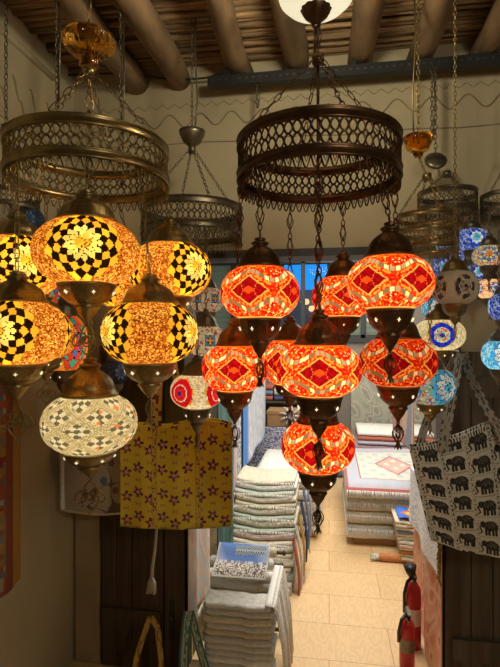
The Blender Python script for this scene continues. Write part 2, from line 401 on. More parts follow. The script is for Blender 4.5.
# metal parts in units of the globe's half width
_parts = {}
def flute(b, prof, n, k, amp):
    v = []; f = []; m = len(prof)
    for i in range(n):
        a = 2*PI*i/n
        for r, z, g in prof: rr = r*(1+amp*g*abs(math.cos(k*a/2))); v.append((rr*math.cos(a), rr*math.sin(a), z))
    for i in range(n):
        j = (i+1) % n
        for q in range(m-1): f.append((i*m+q, j*m+q, j*m+q+1, i*m+q+1))
    b.add(v, f)
def part_mesh(which, mk):
    key = (which, mk)
    if key in _parts: return _parts[key]
    b = MB()
    if which == 'cap':
        flute(b, [(.50,0,0),(.585,.0,0),(.60,.03,0),(.585,.06,0),(.555,.07,0),(.55,.11,.0),(.53,.13,.0),(.51,.2,.3),(.46,.32,.8),(.38,.43,1),(.28,.52,.8),(.19,.58,.3),(.17,.61,0),(.21,.64,0),(.23,.67,0),(.21,.70,0),(.14,.72,0),(.12,.76,0),(.15,.79,0),(.12,.82,0),(.05,.84,0),(.0,.845,0)], 72, 14, .05)
    elif which == 'fitting':
        flute(b, [(.44,.0,0),(.53,.0,0),(.56,-.03,0),(.56,-.07,0),(.53,-.09,0),(.54,-.12,0),(.52,-.15,.2),(.50,-.24,.5),(.45,-.36,.9),(.36,-.47,1),(.27,-.54,.6),(.22,-.58,0),(.25,-.61,0),(.25,-.65,0),(.21,-.69,.3),(.17,-.78,.5),(.11,-.88,.3),(.06,-.95,0),(.05,-1.0,0),(.0,-1.01,0)], 72, 12, .05)
    elif which == 'star':
        for k in range(1):
            a = 0; n = Vector((math.cos(a), math.sin(a), 0)); t = Vector((-math.sin(a), math.cos(a), 0)); u = Vector((0,0,1))
            c = n*.53+u*-.27; pts = []
            for q in range(8):
                r = .050 if q % 2 == 0 else .018; an = q*PI/4
                pts.append(c+t*(r*math.cos(an)*.8)+(u+n*.35).normalized()*(r*math.sin(an)))
            b.add(pts+[p-n*.05 for p in pts], [tuple(range(8))]+[tuple(range(15,7,-1))]+[(i,(i+1)%8,8+(i+1)%8,8+i) for i in range(8)])
    elif which == 'finial_cage':
        # wire cage drop with flaring tips
        b.tube([(.045*math.cos(i*PI/4), 0, -.05+.045*math.sin(i*PI/4)) for i in range(8)], .013, 5, True)
        for k in range(6):
            a = PI*k/3; pr = [(.02,-.1),(.10,-.17),(.155,-.28),(.15,-.38),(.09,-.48),(.035,-.56),(.05,-.64),(.10,-.73)]
            b.tube([(r*math.cos(a), r*math.sin(a), z) for r, z in pr], .015, 5)
            pr = [(.02,-.12),(.06,-.2),(.085,-.29),(.06,-.38),(.02,-.46)]
            b.tube([(r*math.cos(a+.5), r*math.sin(a+.5), z) for r, z in pr], .012, 4)
        b.tube([(0,0,0),(0,0,-.12)], .02, 5); b.tube([(0,0,-.5),(0,0,-.66),(0,0,-.76)], [.02,.045,.01], 6)
    elif which == 'finial_knot':
        # flat filigree knot
        def loop(fx, n=40, r=.02): b.tube([fx(2*PI*i/n) for i in range(n)], r, 5, True)
        for s in (1,-1): loop(lambda t: (s*.17+.15*math.cos(t), .01*s, -.42+.13*math.sin(t)-.06*math.cos(t)*s), 24)
        loop(lambda t: (.13*math.cos(t)*(1-.25*math.sin(t)), 0, -.30+.20*math.sin(t)), 28)
        loop(lambda t: (.17*math.cos(t)*(1+.35*math.sin(t)), .012, -.55+.20*math.sin(t)), 28)
        loop(lambda t: (.09*math.cos(t), -.012, -.46+.12*math.sin(t)), 20)
        b.tube([(0,0,0),(0,0,-.1)], .02, 5); b.tube([(0,0,-.74),(0,0,-.86)], [.03,.008], 5)
    elif which == 'finial_lily':
        for k in range(4):
            a = PI*k/2+.4; b.tube([(r*math.cos(a), r*math.sin(a), z) for r, z in [(.02,-.02),(.07,-.12),(.09,-.22),(.05,-.34),(.03,-.4),(.08,-.5),(.14,-.55)]], .018, 5)
        b.tube([(0,0,0),(0,0,-.3),(0,0,-.58)], [.03,.02,.01], 5)
    _parts[key] = b.mesh(which, M[mk]); return _parts[key]
def add_chain(b, p0, p1, style, s=1.0):
    p0, p1 = Vector(p0), Vector(p1); L = (p1-p0).length; d = (p1-p0)/L
    a = d.orthogonal().normalized() if abs(d.z) < .95 else Vector((1,0,0)); a = (a-d*a.dot(d)).normalized(); c = d.cross(a)
    def oval(q, ln, wd, ax, r, n=10): b.tube([q+d*(ln/2*math.sin(2*PI*i/n))+ax*(wd/2*math.cos(2*PI*i/n)) for i in range(n)], r, 4, True)
    pos = 0; k = 0
    if style == 'cage':
        u = [('o',.022),('o',.02),('c',.052)]
    elif style == 'long': u = [('o',.034),('o',.034)]
    elif style == 'small': u = [('o',.017),('o',.017)]
    else: u = [('o',.026),('o',.02)]
    tot = 0
    while tot < L: tot += u[k % len(u)][1]*s*.86; k += 1
    f = L/tot*s; k2 = 0
    for i in range(k):
        t, ln = u[i % len(u)]; ln *= f; q = p0+d*(pos+ln*.43)
        if t == 'o': oval(q, ln, ln*.52 if style != 'long' else ln*.36, a if k2 % 2 else c, .0016*s)
        else:
            for j in range(4):
                an = PI/2*j+.6
                b.tube([q+d*(ln*e)+(a*math.cos(an+e*1.4)+c*math.sin(an+e*1.4))*(w_*s) for e, w_ in ((-.5,.002),(-.28,.007),(0,.0115),(.28,.007),(.5,.002))], .0015*s, 4)
        k2 += 1; pos += ln*.86
def lamp(px, py, wpx, hpx, z, kind, label, top, metal='bronze', lit=1.0, u0=0.0, fit=1.0, cap=1.0, fin='finial_cage', group=None,
         chain='cage', big=None, tilt=0, ring=None, fins=1.0, capm=None, snap=True):
    """one mosaic pendant lamp. top: height of the chain's upper end"""
    if ring and snap:                                   # hang it from the hoop: slide along the sight line on to the ring
        c, R = ring; a = (px-CX)/F; dv = RV*a+FV; A = dv.dot(dv); B = -2*dv.dot(Vector((c.x,c.y,0))); C_ = c.x**2+c.y**2-R*R
        D = B*B-4*A*C_
        if D > 0:
            r1, r2 = (-B-math.sqrt(D))/(2*A), (-B+math.sqrt(D))/(2*A); z = r1 if abs(r1-z) < abs(r2-z) else r2
        else: z = -B/(2*A)
    R_ = wpx/2/F*z; H = hpx/2/F*z/R_
    p = W(px, py, z)
    t = thing('mosaic_lamp', label, 'lamp', p, group); t.scale = (R_,)*3
    g = link('globe', globe_mesh(kind, (wpx > 56) if big is None else big), t); g.scale = (1,1,H)
    ang = math.atan2(-p.y, -p.x); g.rotation_euler = (0,0,ang+u0)
    c = link('cap', part_mesh('cap', capm or metal), t, (0,0,H-.01)); c.scale = (1,1,cap)
    f = link('bottom_fitting', part_mesh('fitting', metal), t, (0,0,-H+.01)); f.scale = (1,1,fit)
    for k in range(6 if wpx > 44 else 0):
        st = link('star_opening', part_mesh('star', 'star' if lit else 'star_off'), f); st.rotation_euler = (0,0,ang+.3+u0+k*PI/3)
    fn = link('finial', part_mesh(fin, metal), t, (0,0,-H+.01-1.0*fit)); fn.rotation_euler = (0,0,TH+.1); fn.scale = (fins,)*3
    # chain up to its hanger
    ztop = (top-p.z)/R_; b = MB(); z0 = H-.02+.84*cap
    ex, ey = 0, 0
    if ring:
        q = Vector((p.x-c_x(ring), p.y-c_y(ring), 0)); q2 = q.normalized()*ring[1]; ex, ey = (q2.x-q.x)/R_, (q2.y-q.y)/R_
    add_chain(b, Vector((0,0,z0))*R_, Vector((ex,ey,ztop))*R_, chain)
    b.v = [tuple(x/R_ for x in v) for v in b.v]
    b.build('chain', M[metal], t)
    if lit:
        l = bpy.data.lights.new('bulb', 'POINT'); l.energy = ({'gold':.50,'red':.46}.get(kind, .40))*lit*(R_/.09)**2; l.shadow_soft_size = .012; l.color = (1,.95,.85) if kind in ('blue','sea','cyan') else ((1,.88,.64) if kind in ('white','poppy','bluecircle') else (1,.83,.48))
        o = bpy.data.objects.new('bulb', l); COL.objects.link(o); o.parent = t; o.location = (0,0,-.12*H); o.scale = (1/R_,)*3
    return t
def c_x(r): return r[0].x
def c_y(r): return r[0].y
# ------------------------------------------------------------------ chandelier hoops
def lattice(b, R, z0, z1, n, rows, r):
    h = (z1-z0)/rows; n = n//2*2; S = n*8
    for k in range(rows):
        zc = z0+h*(k+.5)
        for s in (1,-1):
            b.tube([((R)*math.cos(2*PI*i/S), (R)*math.sin(2*PI*i/S), zc+s*h*.48*math.copysign(abs(math.sin(PI*i/8))**.65, math.sin(PI*i/8))) for i in range(S)], r, 4, True)
def hoop(name, label, px, z, R, ytop, ymid, ybot, metal, apex, n=64, tiers=1, nch=4, chs='cage', style=0, group=None, rot=.3):
    c = W(px, 333, z); c.z = 0
    zf = z-R
    zt = EYE+(CY-ytop)/F*zf; zm = EYE+(CY-ymid)/F*zf; zb = EYE+(CY-ybot)/F*zf
    H = zt-zm
    t = thing(name, label, 'chandelier', (c.x, c.y, zm), group)
    rimw = .02*(R/.22)
    def rim(z, h, nm):
        b = MB(); k = .004*(R/.22)
        b.lathe([(R-k*.4, z-h/2), (R+k*1.2, z-h/2), (R+k*1.8, z-h*.35), (R+k*.6, z-h*.2), (R+k*1.0, z+h*.15), (R+k*.6, z+h*.3), (R+k*1.8, z+h*.4), (R+k*1.4, z+h/2), (R-k*.4, z+h/2)], 96, close=True)
        b.build(nm, M[metal], t)
    top_h = H*.24/(1+.8*(tiers-1)); mid_h = H*.24/(1+.8*(tiers-1))
    rim(H-top_h/2, top_h, 'top_rim')
    rz = (H-top_h-mid_h*0)/tiers
    b = MB(); 
    for k in range(tiers):
        base = k*rz
        rim(base+mid_h/2, mid_h, 'lower_rim' if k == 0 else 'middle_rim')
        lattice(b, R, base+mid_h, (k+1)*rz, n, 2, .0029*(R/.22)*1.0)
    b.build('openwork_band', M[metal], t)
    # scalloped fringe of hanging loops
    b = MB(); dz = zm-zb
    for i in range(n):
        a0 = 2*PI*i/n; ww = 2*PI/n*.9
        b.tube([(R*math.cos(a0+ww*(q/8)), R*math.sin(a0+ww*(q/8)), -dz*.95*math.sin(PI*q/8)) for q in range(9)], .0022*(R/.22), 4)
    for i in range(n):
        a0 = 2*PI*(i+.5)/n; b.tube([(R*math.cos(a0+e), R*math.sin(a0+e), zz_) for e, zz_ in ((-.02,0),(0,-dz*.5),(.02,0))], .0014*(R/.22), 4)
    b.build('scalloped_fringe', M[metal], t)
    hz = apex-zm
    for k in range(nch):
        a = 2*PI*k/nch+rot; b = MB()
        add_chain(b, (R*.985*math.cos(a), R*.985*math.sin(a), H-.002), (.012*math.cos(a), .012*math.sin(a), hz), chs)
        b.build('suspension_chain', M[metal], t)
    b = MB(); b.tube([(0,0,hz-.012),(0,0,hz+.012)], [.016,.016], 8); b.build('hook_plate', M[metal], t)
    return t, c, zm, hz, H
GR = 'mosaic lamps of the'
# red (centre) chandelier
RZ = 1.34
T, RC, rzm, rhz, rH = hoop('chandelier_hoop', 'large dark bronze openwork hoop chandelier holding the red lamps in the centre', 318, RZ, .212, 105, 155, 167, 'bronze', 2.335, 62, chs='long')
b = MB(); add_chain(b, (0,0,rhz+.01), (0,0,rhz+.09), 'cage'); b.build('chain', M['bronze'], T)
b = MB(); b.tube([(0,0,rhz),(0,0,rhz-.3)], .004, 6); add_chain(b, (0,0,rhz-.3), (0,0,0), 'cage'); b.build('centre_rod', M['bronze'], T)
# lit ceiling bowl above it
pb = W(316, -1, RZ); 
bl = thing('ceiling_lamp', 'lit milky glass bowl lamp with fluted bronze cup at top centre', 'lamp', (pb.x, pb.y, pb.z))
b = MB(); b.lathe([(.02,-.030),(.05,-.028),(.08,-.018),(.098,0),(.104,.02),(.101,.02),(.094,.003),(.075,-.012),(.03,-.022)], 48); b.build('glass_bowl', M['opal'], bl)
b = MB(); flute(b, [(.0,-.075,0),(.012,-.072,0),(.014,-.06,0),(.022,-.055,0),(.03,-.045,1),(.043,-.022,1),(.05,.0,1),(.046,.012,0),(.02,.02,0)], 48, 12, .08); b.build('fluted_cup', M['bronze'], bl)
b = MB(); b.tube([(0,0,-.07),(0,0,-.18)], .007, 8); b.tube([(0,0,.02),(0,0,ZC-pb.z+.03)], .006, 8); b.build('stem', M['bronze'], bl)
ll = bpy.data.lights.new('bulb', 'POINT'); ll.energy = 17; ll.color = (1,.88,.62); ll.shadow_soft_size = .06
lo = bpy.data.objects.new('bulb', ll); COL.objects.link(lo); lo.parent = bl; lo.location = (0,0,.10)
ring = (RC, .205); G = 'red and orange mosaic lamps of the central chandelier'
zr = rzm
lamp(260,293,79,51,1.21,'red','red mosaic lamp hanging highest at the left of the bronze chandelier',zr,'bronze',ring=ring,u0=.35,fit=1.0,group=G,cap=.92)
lamp(390,283,85,52,1.14,'red','red mosaic lamp hanging highest at the right of the bronze chandelier',zr,'bronze',ring=ring,u0=.1,group=G,snap=False)
lamp(343,297,62,40,1.54,'red','red mosaic lamp half hidden behind the chain and the large upper right lamp',zr,'copper',ring=ring,u0=.8,group=G,lit=.9)
lamp(235,368,66,45,1.42,'red','red mosaic lamp hanging lowest at the far left of the red cluster',zr,'copper',ring=ring,u0=.6,group=G,lit=1.1)
lamp(319,370,85,51,1.12,'red','large red mosaic lamp at the front middle, topped by a dark ribbed cap',zr,'bronze',ring=ring,u0=.64,group=G,lit=1.1,capm='copper')
lamp(398,362,76,47,1.34,'red','darker red mosaic lamp below the upper right one, left of the cyan lamp',zr,'copper',ring=ring,u0=.5,group=G,lit=.45,fit=.95,snap=False)
lamp(290,362,58,44,1.56,'red','red mosaic lamp mostly hidden behind the large front middle lamp',zr,'copper',ring=ring,u0=.2,group=G,lit=1.0,fit=.8)
lamp(318,446,73,48,1.34,'red','lowest red mosaic lamp hanging at the centre under the others',rzm+.02,'bronze',u0=.45,group=G,lit=1.05,capm='copper')
# gold (left) chandelier
T, GC, gzm, ghz, gH = hoop('chandelier_hoop', 'large aged brass openwork hoop chandelier holding the amber lamps at left', 89, RZ, .206, 112, 156, 168, 'brass', 2.30, 58, chs='long', rot=.1)
b = MB(); add_chain(b, (0,0,ghz+.14), (0,0,ZC-gzm+.02), 'long'); b.build('chain', M['brass'], T)
b = MB(); add_chain(b, (0,0,ghz-.02), (0,0,gH*.2), 'cage', 1.2); b.build('centre_chain', M['brass'], T)
b = MB(); flute(b, [(.012,-.002,0),(.022,.0,0),(.026,.006,0),(.018,.016,1),(.03,.03,1),(.05,.045,1),(.062,.062,1),(.067,.074,.5),(.064,.084,0),(.045,.090,0),(.012,.093,0)], 90, 18, .13)
o = b.build('amber_glass_goblet', M['amber'], T); o.location = (0,0,ghz+.012); tag(o, 'ribbed amber glass goblet')
b = MB(); b.lathe([(0,.0),(.016,.002),(.022,.01),(.013,.02),(.008,.05),(.008,.09),(.02,.095),(.014,.105),(0,.14)], 24); b.build('stem', M['brass'], T, loc=(0,0,ghz+.005))
ring = (GC, .205); G = 'amber mosaic lamps of the brass chandelier'; zr = gzm
q3 = 2*PI/3
lamp(87,253,104,62,1.13,'gold','large amber mosaic lamp with black and gold star, hanging front centre under the brass hoop',zr,'brass',ring=ring,u0=-1.12,fit=.72,cap=.75,fin='finial_knot',group=G,chain='long',lit=1.0,fins=.85)
lamp(17,267,88,56,1.38,'gold','amber mosaic lamp at the left edge, upper of the two there',zr,'brass',ring=ring,u0=-.85,fit=.72,cap=.75,fin='finial_knot',group=G,chain='long',lit=1.25)
lamp(17,333,102,61,1.16,'gold','amber mosaic lamp cut by the left edge, lower of the two there',zr,'brass',ring=ring,u0=-1.40,fit=.72,cap=.75,fin='finial_knot',group=G,chain='long',lit=1.0)
lamp(170,271,82,52,1.36,'gold','amber mosaic lamp at upper right of the brass cluster, its star facing right',zr,'brass',ring=ring,u0=-.38,fit=.72,cap=.75,fin='finial_knot',group=G,chain='long',lit=1.1,snap=False)
lamp(150,333,96,59,1.19,'gold','amber mosaic lamp at lower right of the brass cluster, with two stars turned aside',zr,'brass',ring=ring,u0=0,fit=.75,cap=.75,fin='finial_lily',group=G,chain='long',lit=.85,snap=False)
lamp(128,284,72,46,1.62,'gold','amber mosaic lamp half hidden between the large front one and the lower right one',zr,'brass',ring=ring,u0=.2,fit=.72,cap=.7,fin='finial_knot',group=G,chain='long',lit=.9,snap=False)
lamp(46,337,58,42,1.62,'gold','amber mosaic lamp almost hidden behind the lower left edge one',zr+.02,'brass',ring=(GC,.26),u0=.9,fit=.8,cap=.9,fin='finial_knot',group=G,chain='long',lit=.7)
lamp(90,423,93,55,1.34,'white','cream and silver diamond patterned mosaic lamp hanging lowest below the brass hoop',gzm+.02,'brass',u0=.2,fit=.58,cap=.98,fin='finial_knot',group=None,chain='long',lit=.62,fins=.98)
# ------------------------------------------------------------------ smaller chandeliers near the wall
T, C1, z1, h1, H1 = hoop('chandelier_hoop', 'small dark hoop chandelier near the wall between the two large ones', 192, 2.02, .20, 194, 226, 237, 'steel', WY(192,152,1.98).z, 60, chs='round', nch=4, rot=.6)
b = MB(); b.lathe([(0,-.03),(.012,-.028),(.018,-.012),(.035,.0),(.05,.03),(.053,.045),(.048,.045),(.03,.012),(0,.0)], 30); b.build('brass_bowl', M['steel'], T, loc=(0,0,h1+.03))
b = MB(); add_chain(b, (0,0,h1+.06), (0,0,ZC-z1+.02), 'round'); b.tube([(.01,0,h1+.05),(.022,.0,h1+.2),(.012,0,h1+.4),(.02,0,h1+.7)], .0035, 5); b.build('chain', M['steel'], T)
T, C2, z2, h2, H2 = hoop('chandelier_hoop', 'small brass hoop chandelier with two openwork tiers at right', 427, 1.78, .104, 208, 246, 253, 'brass', WY(420,168,1.75).z, 44, tiers=2, chs='small', rot=.2)
b = MB(); flute(b, [(0,-.03,0),(.012,-.028,0),(.02,-.01,0),(.036,.0,1),(.048,.03,1),(.052,.045,0),(.048,.045,0),(.03,.01,0),(0,.0,0)], 40, 14, .06); o = b.build('amber_glass_bowl', M['amber'], T, loc=(-.03,0,h2+.10)); tag(o, 'amber glass bowl')
b = MB(); add_chain(b, (0,0,h2), (-.03,0,h2+.08), 'small'); add_chain(b, (-.03,0,h2+.12), (-.03,0,ZC-z2+.02), 'small', 1.3); b.tube([(-.045,0,h2+.12),(-.05,0,h2+.3),(-.038,0,h2+.5),(-.05,0,h2+.8)], .003, 5); b.build('chain', M['brass'], T)
T, C3, z3, h3, H3 = hoop('chandelier_hoop', 'small dark hoop chandelier behind the small brass one at right', 447, 2.06, .115, 184, 206, 214, 'steel', WY(433,162,2.0).z, 40, chs='small', rot=.7, nch=3)
b = MB(); b.lathe([(0,-.02),(.03,-.014),(.043,.0),(.045,.006),(.03,.012),(0,.016)], 30)
o = b.build('pierced_disc', M['steel'], T, loc=(-.045,0,h3+.055)); o.rotation_euler = (1.1,0,0)
b = MB(); add_chain(b, (-.03,0,h3), (-.045,0,h3+.1), 'small'); add_chain(b, (-.045,0,h3+.09), (-.045,0,ZC-z3-.16), 'small', 1.4); b.build('chain', M['steel'], T)
T, C4, z4, h4, H4 = hoop('chandelier_hoop', 'small dark hoop chandelier cut by the right edge', 512, 2.0, .115, 186, 206, 214, 'steel', WY(512,140,1.95).z, 40, chs='small', rot=.2, nch=3)
b = MB(); add_chain(b, (0,0,h4), (0,0,ZC-z4+.02), 'small', 1.4); b.build('chain', M['steel'], T)
T, C5, z5, h5, H5 = hoop('chandelier_hoop', 'small dark hoop chandelier behind the brass one at the left edge', 6, 1.85, .115, 184, 203, 213, 'steel', 2.36, 40, chs='small', rot=.2, nch=3)
b = MB(); add_chain(b, (0,0,h5), (0,0,ZC-z5+.02), 'small', 1.4); b.build('chain', M['steel'], T)
# a long spare chain hanging down behind the brass chandelier, and hook wires
for px, y0_, y1_, zz_, lb in ((57,0,112,1.75,'dark chain hanging left of the amber goblet'),(121,75,185,1.8,'dark chain hanging from the cable right of the brass hoop'),(257,78,108,2.2,'black hanging wire with connector left of the bronze hoop'),(432,62,140,2.08,'thin chain hanging below the tray at right')):
    a0, a1 = W(px, y0_, zz_), W(px, y1_, zz_)
    a0.z = ZC+.02 if px in (57, 121) else tz-.02
    b = MB(); add_chain(b, a0, a1, 'small', 1.4); b.tube([a0+Vector((.008,0,0)), (a0+a1)/2+Vector((.012,0,0)), a1+Vector((.006,0,0))], .003, 5)
    tag(b.build('hanging_chain', M['steel']), lb, 'chain', 'spare hanging chains')
# small lamps of the background clusters
GB = 'small mosaic lamps hanging near the wall at right'
def rt(c, R): return (c, R)
lamp(472,240,31,21,1.97,'blue','small blue mosaic lamp with a pale star, topmost at right',z3+.01,'steel',u0=.3,group=GB,chain='small',fin='finial_lily',lit=.5)
lamp(489,256,32,20,1.9,'confetti','small confetti patterned mosaic lamp below and right of the topmost blue one',z4+.0,'steel',u0=.8,group=GB,chain='small',fin='finial_lily',lit=.4)
lamp(478,273,24,17,2.12,'blue','small blue mosaic lamp behind the confetti patterned one',z3+.01,'steel',u0=.1,group=GB,chain='small',fin='finial_lily',lit=.5)
lamp(490,289,27,19,2.0,'peach','small peach mosaic lamp with blue flowers near the right edge',z4,'steel',u0=.4,group=GB,chain='small',fin='finial_lily',lit=.7)
lamp(444,247,15,12,2.0,'blue','tiny blue mosaic lamp below the small brass hoop',z3+.01,'steel',u0=.6,group=GB,chain='small',fin='finial_lily',lit=.5)
lamp(440,268,20,18,2.12,'blue','small blue mosaic lamp peeping out left of the unlit frosted one',z2+.0,'steel',u0=.2,group=GB,chain='small',fin='finial_lily',lit=.5)
lamp(457,257,14,12,2.1,'blue','tiny blue mosaic lamp above the unlit frosted one',z3+.01,'steel',u0=0,group=GB,chain='small',fin='finial_lily',lit=.4)
lamp(433,308,22,18,2.0,'sea','small pale blue mosaic lamp beside the large upper right red one',z2,'steel',u0=.3,group=GB,chain='small',fin='finial_lily',lit=.4)
lamp(455,288,45,33,1.6,'frost','unlit frosted white mosaic lamp with dark dotted circles',ZC+.02,'brass',lit=0,u0=.45,group=None,chain='small',fin='finial_lily',fit=.95,cap=.95)
lamp(439,335,50,30,1.75,'bluecircle','cream mosaic lamp with a dark blue dotted circle, below the frosted one',z2,'brass',u0=.12,group=None,chain='small',fin='finial_lily',lit=.55,fit=.8,cap=.8)
lamp(430,386,49,35,1.5,'cyan','cyan and confetti mosaic lamp just above the elephant bag',1.95,'brass',u0=.75,group=None,chain='small',fin='finial_lily',lit=.28,fit=.8)
lamp(503,307,28,26,1.6,'blue','blue mosaic lamp cut by the right edge, upper of the two there',1.95,'steel',u0=.2,group=GB,chain='small',fin='finial_lily',lit=.5)
lamp(499,355,33,28,1.7,'sea','sea blue mosaic lamp with a white star near the right edge',1.95,'steel',u0=.3,group=GB,chain='small',fin='finial_lily',lit=.7)
GL = 'small mosaic lamps hanging near the wall at left'
lamp(197,391,53,33,1.72,'poppy','cream mosaic lamp with red poppy circles above the yellow bag',z1,'steel',u0=PI/4+.1,group=None,chain='round',fin='finial_lily',lit=.55,cap=.9)
lamp(206,341,42,29,1.95,'bow','white mosaic lamp with red and blue bows, behind the upper red lamps',z1,'steel',u0=.2,group=GL,chain='round',fin='finial_lily',lit=.3)
lamp(207,300,34,24,2.12,'bow','small colourful mosaic lamp between the amber star lamp and the upper left red lamp',z1,'steel',u0=.5,group=GL,chain='round',fin='finial_lily',lit=.2)
lamp(63,343,48,54,1.88,'carnival','orange mosaic lamp with red and blue diamonds behind the lower left amber lamps',2.0,'steel',u0=.5,group=GL,chain='round',fin='finial_lily',lit=.6)
lamp(58,290,34,28,2.0,'carnival','small red and cyan mosaic lamp peeping out below the large front amber one',2.1,'steel',u0=.1,group=GL,chain='round',fin='finial_lily',lit=.4)
lamp(115,372,30,23,2.0,'navy','small unlit navy mosaic lamp right of the cream diamond lamp',z1,'steel',lit=0,u0=.4,group=GL,chain='round',fin='finial_lily')
lamp(29,222,30,26,1.85,'navy','small unlit dark mosaic lamp hanging behind the brass hoop',z5+.0,'steel',lit=0,u0=0,group=GL,chain='small',fin='finial_lily')
# ------------------------------------------------------------------ doors of the opening
def door_leaf(n, px0, px1, ytop, mname):
    x0, x1 = WY(px0, 400, YW-.03).x, WY(px1, 400, YW-.03).x; zt = WY((px0+px1)/2, ytop, YW-.03).z
    b = MB(); k = max(3, round((x1-x0)/.085)); wd = (x1-x0)/k
    for i in range(k): b.box(x0+i*wd+.0015, x0+(i+1)*wd-.0015, YW-.04, YW-.004, .01, zt)
    o = b.build('door_%d' % n, M[mname], None, False); bev(o, .003); struct(o)
    b = MB()
    for h in (.25, .85, zt-.15): b = MB(); b.box(x0+.01, x1-.01, YW-.058, YW-.038, h-.045, h+.045); b.build('crossbar', M[mname], o, False)
    return o, x0, x1
door_leaf(1, 102, 164, 340, 'dark_wood')
door_leaf(2, 449, 560, 352, 'grey_wood')
# door frame posts and threshold of the opening
fx0 = WY(166, 400, YW-.02).x
b = MB(); b.box(fx0, ox0+.012, YW-.05, YW+TK+.02, 0, zl); o = b.build('door_3', M['dark_wood'], None, False); bev(o, .006); struct(o)
b = MB(); p = WY(172, 620, YW-.05); b.box(p.x-.012, p.x+.012, YW-.056, YW-.049, p.z-.09, p.z+.09); lk = b.build('lock_plate', M['tray'], o, False)
b = MB(); b.tube([(p.x, YW-.056, p.z+.02),(p.x,YW-.075,p.z+.02)], .006, 8); b.build('keyhole_knob', M['steel'], lk)
b = MB(); b.box(ox1-.012, ox1+.05, YW-.045, YW+TK+.02, 0, zl); o = b.build('door_4', M['dark_wood'], None, False); bev(o, .006); struct(o)
b = MB(); b.box(ox0-.02, ox1+.02, YW-.015, YW+TK+.02, zl-.035, zl); o = b.build('door_5', M['frame'], None, False); struct(o)
# pale plaster strip and stained patch at the left
x0, x1 = WY(76, 500, YW-.01).x, WY(101, 500, YW-.01).x
b = MB(); b.box(x0, x1, YW-.025, YW, 0, 1.55); o = b.build('trim_16', M['stripp'], None, False); bev(o, .008); struct(o)
# fixed glass pane at left of the shop entrance
gx = WY(269, 500, YW+.08).x
gp = MB(); gp.box(ox0+.014, gx, YW+.075, YW+.083, .005, zl-.04); o = gp.build('window_1', M['pane'], None, False); struct(o)
# ------------------------------------------------------------------ shop interior shell
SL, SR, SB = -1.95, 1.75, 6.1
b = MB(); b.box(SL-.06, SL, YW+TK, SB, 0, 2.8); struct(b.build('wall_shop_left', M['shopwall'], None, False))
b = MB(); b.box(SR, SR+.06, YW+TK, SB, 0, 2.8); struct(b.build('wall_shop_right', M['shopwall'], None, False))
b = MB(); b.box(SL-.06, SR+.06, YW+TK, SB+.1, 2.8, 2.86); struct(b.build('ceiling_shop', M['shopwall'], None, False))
wz1, wz0 = WY(330, 262, SB).z, WY(330, 338, SB).z
wx0, wx1 = WY(180, 300, SB).x, WY(392, 300, SB).x
wx0 = max(wx0, SL+.02)
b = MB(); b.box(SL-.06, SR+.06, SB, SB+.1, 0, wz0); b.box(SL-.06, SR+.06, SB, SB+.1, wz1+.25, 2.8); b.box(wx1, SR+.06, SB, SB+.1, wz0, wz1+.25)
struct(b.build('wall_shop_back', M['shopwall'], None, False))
b = MB(); zt = wz1+.25
for pxv in (233, 303, 363, 388): x = WY(pxv, 300, SB-.02).x; b.box(x-.025, x+.025, SB-.03, SB+.03, wz0, zt)
b.box(wx0, wx1, SB-.03, SB+.03, wz0-.05, wz0+.04); b.box(wx0, wx1, SB-.03, SB+.03, wz1-.01, wz1+.03); b.box(wx0, wx1, SB-.03, SB+.03, zt-.04, zt)
o = b.build('window_2', M['frame'], None, False); struct(o)
b = MB(); b.box(wx0, wx1, SB+.0, SB+.006, wz0, zt); g = b.build('pane', M['pane'], o, False)
# street beyond: facade with dusk glow put into it, lit blue sign
M['facade'] = mat('dusk_glow_facade', (.11,.13,.17), .9, 0, .4, 1.2, emit=(.16,.22,.34), estr=.18)
M['bluesign'] = mat('lit_blue_sign', (.02,.2,.8), .5, emit=(.02,.33,1.0), estr=1.0)
M['streetlamp'] = mat('lit_street_glow', (1,.7,.4), .5, emit=(1,.6,.3), estr=1.2)
b = MB(); b.box(-3.5, 4, 9.0, 9.1, 0, 5); b.build('wall_street', M['facade'], None, False)['kind'] = 'structure'
s0, s1 = WY(284, 265, 8.9), WY(327, 289, 8.9); b = MB(); b.box(s0.x, s1.x, 8.9, 8.98, s1.z, s0.z)
sg = thing('street_sign', 'bright blue lit sign seen through the shop window', 'sign'); b.build('lit_panel', M['bluesign'], sg, False)
b = MB(); b.box(s0.x-.04, s1.x+.04, 8.92, 9.0, s0.z, s0.z+.06); b.build('sign_frame', M['frame'], sg, False)
for q, (px, py) in enumerate(((305,302),(313,309),(318,298))):
    p = WY(px, py, 8.95); b = MB(); b.lathe([(0,-.05),(.06,-.04),(.08,0),(.06,.05),(0,.06)], 16, tuple(p)); tag(b.build('street_lamp', M['streetlamp']), ['lowest left','rightmost','topmost'][0] and ('small glowing street lamp seen through the shop window, '+('left one','lowest one','topmost one')[q]), 'lamp', 'distant street lamps')
for q, (px, w_) in enumerate(((200,30),(228,14),(352,14),(374,16))):
    p0, p1 = WY(px-w_/2, 262, 8.7), WY(px+w_/2, 345, 8.7); b = MB(); b.box(p0.x, p1.x, 8.85, 8.9, p1.z, p0.z)
M['paleblind'] = mat('pale_glow_blind', (.22,.25,.20), .8, 0, .2, 5, emit=(.5,.55,.42), estr=.06)  # faint glow put into the blinds themselves
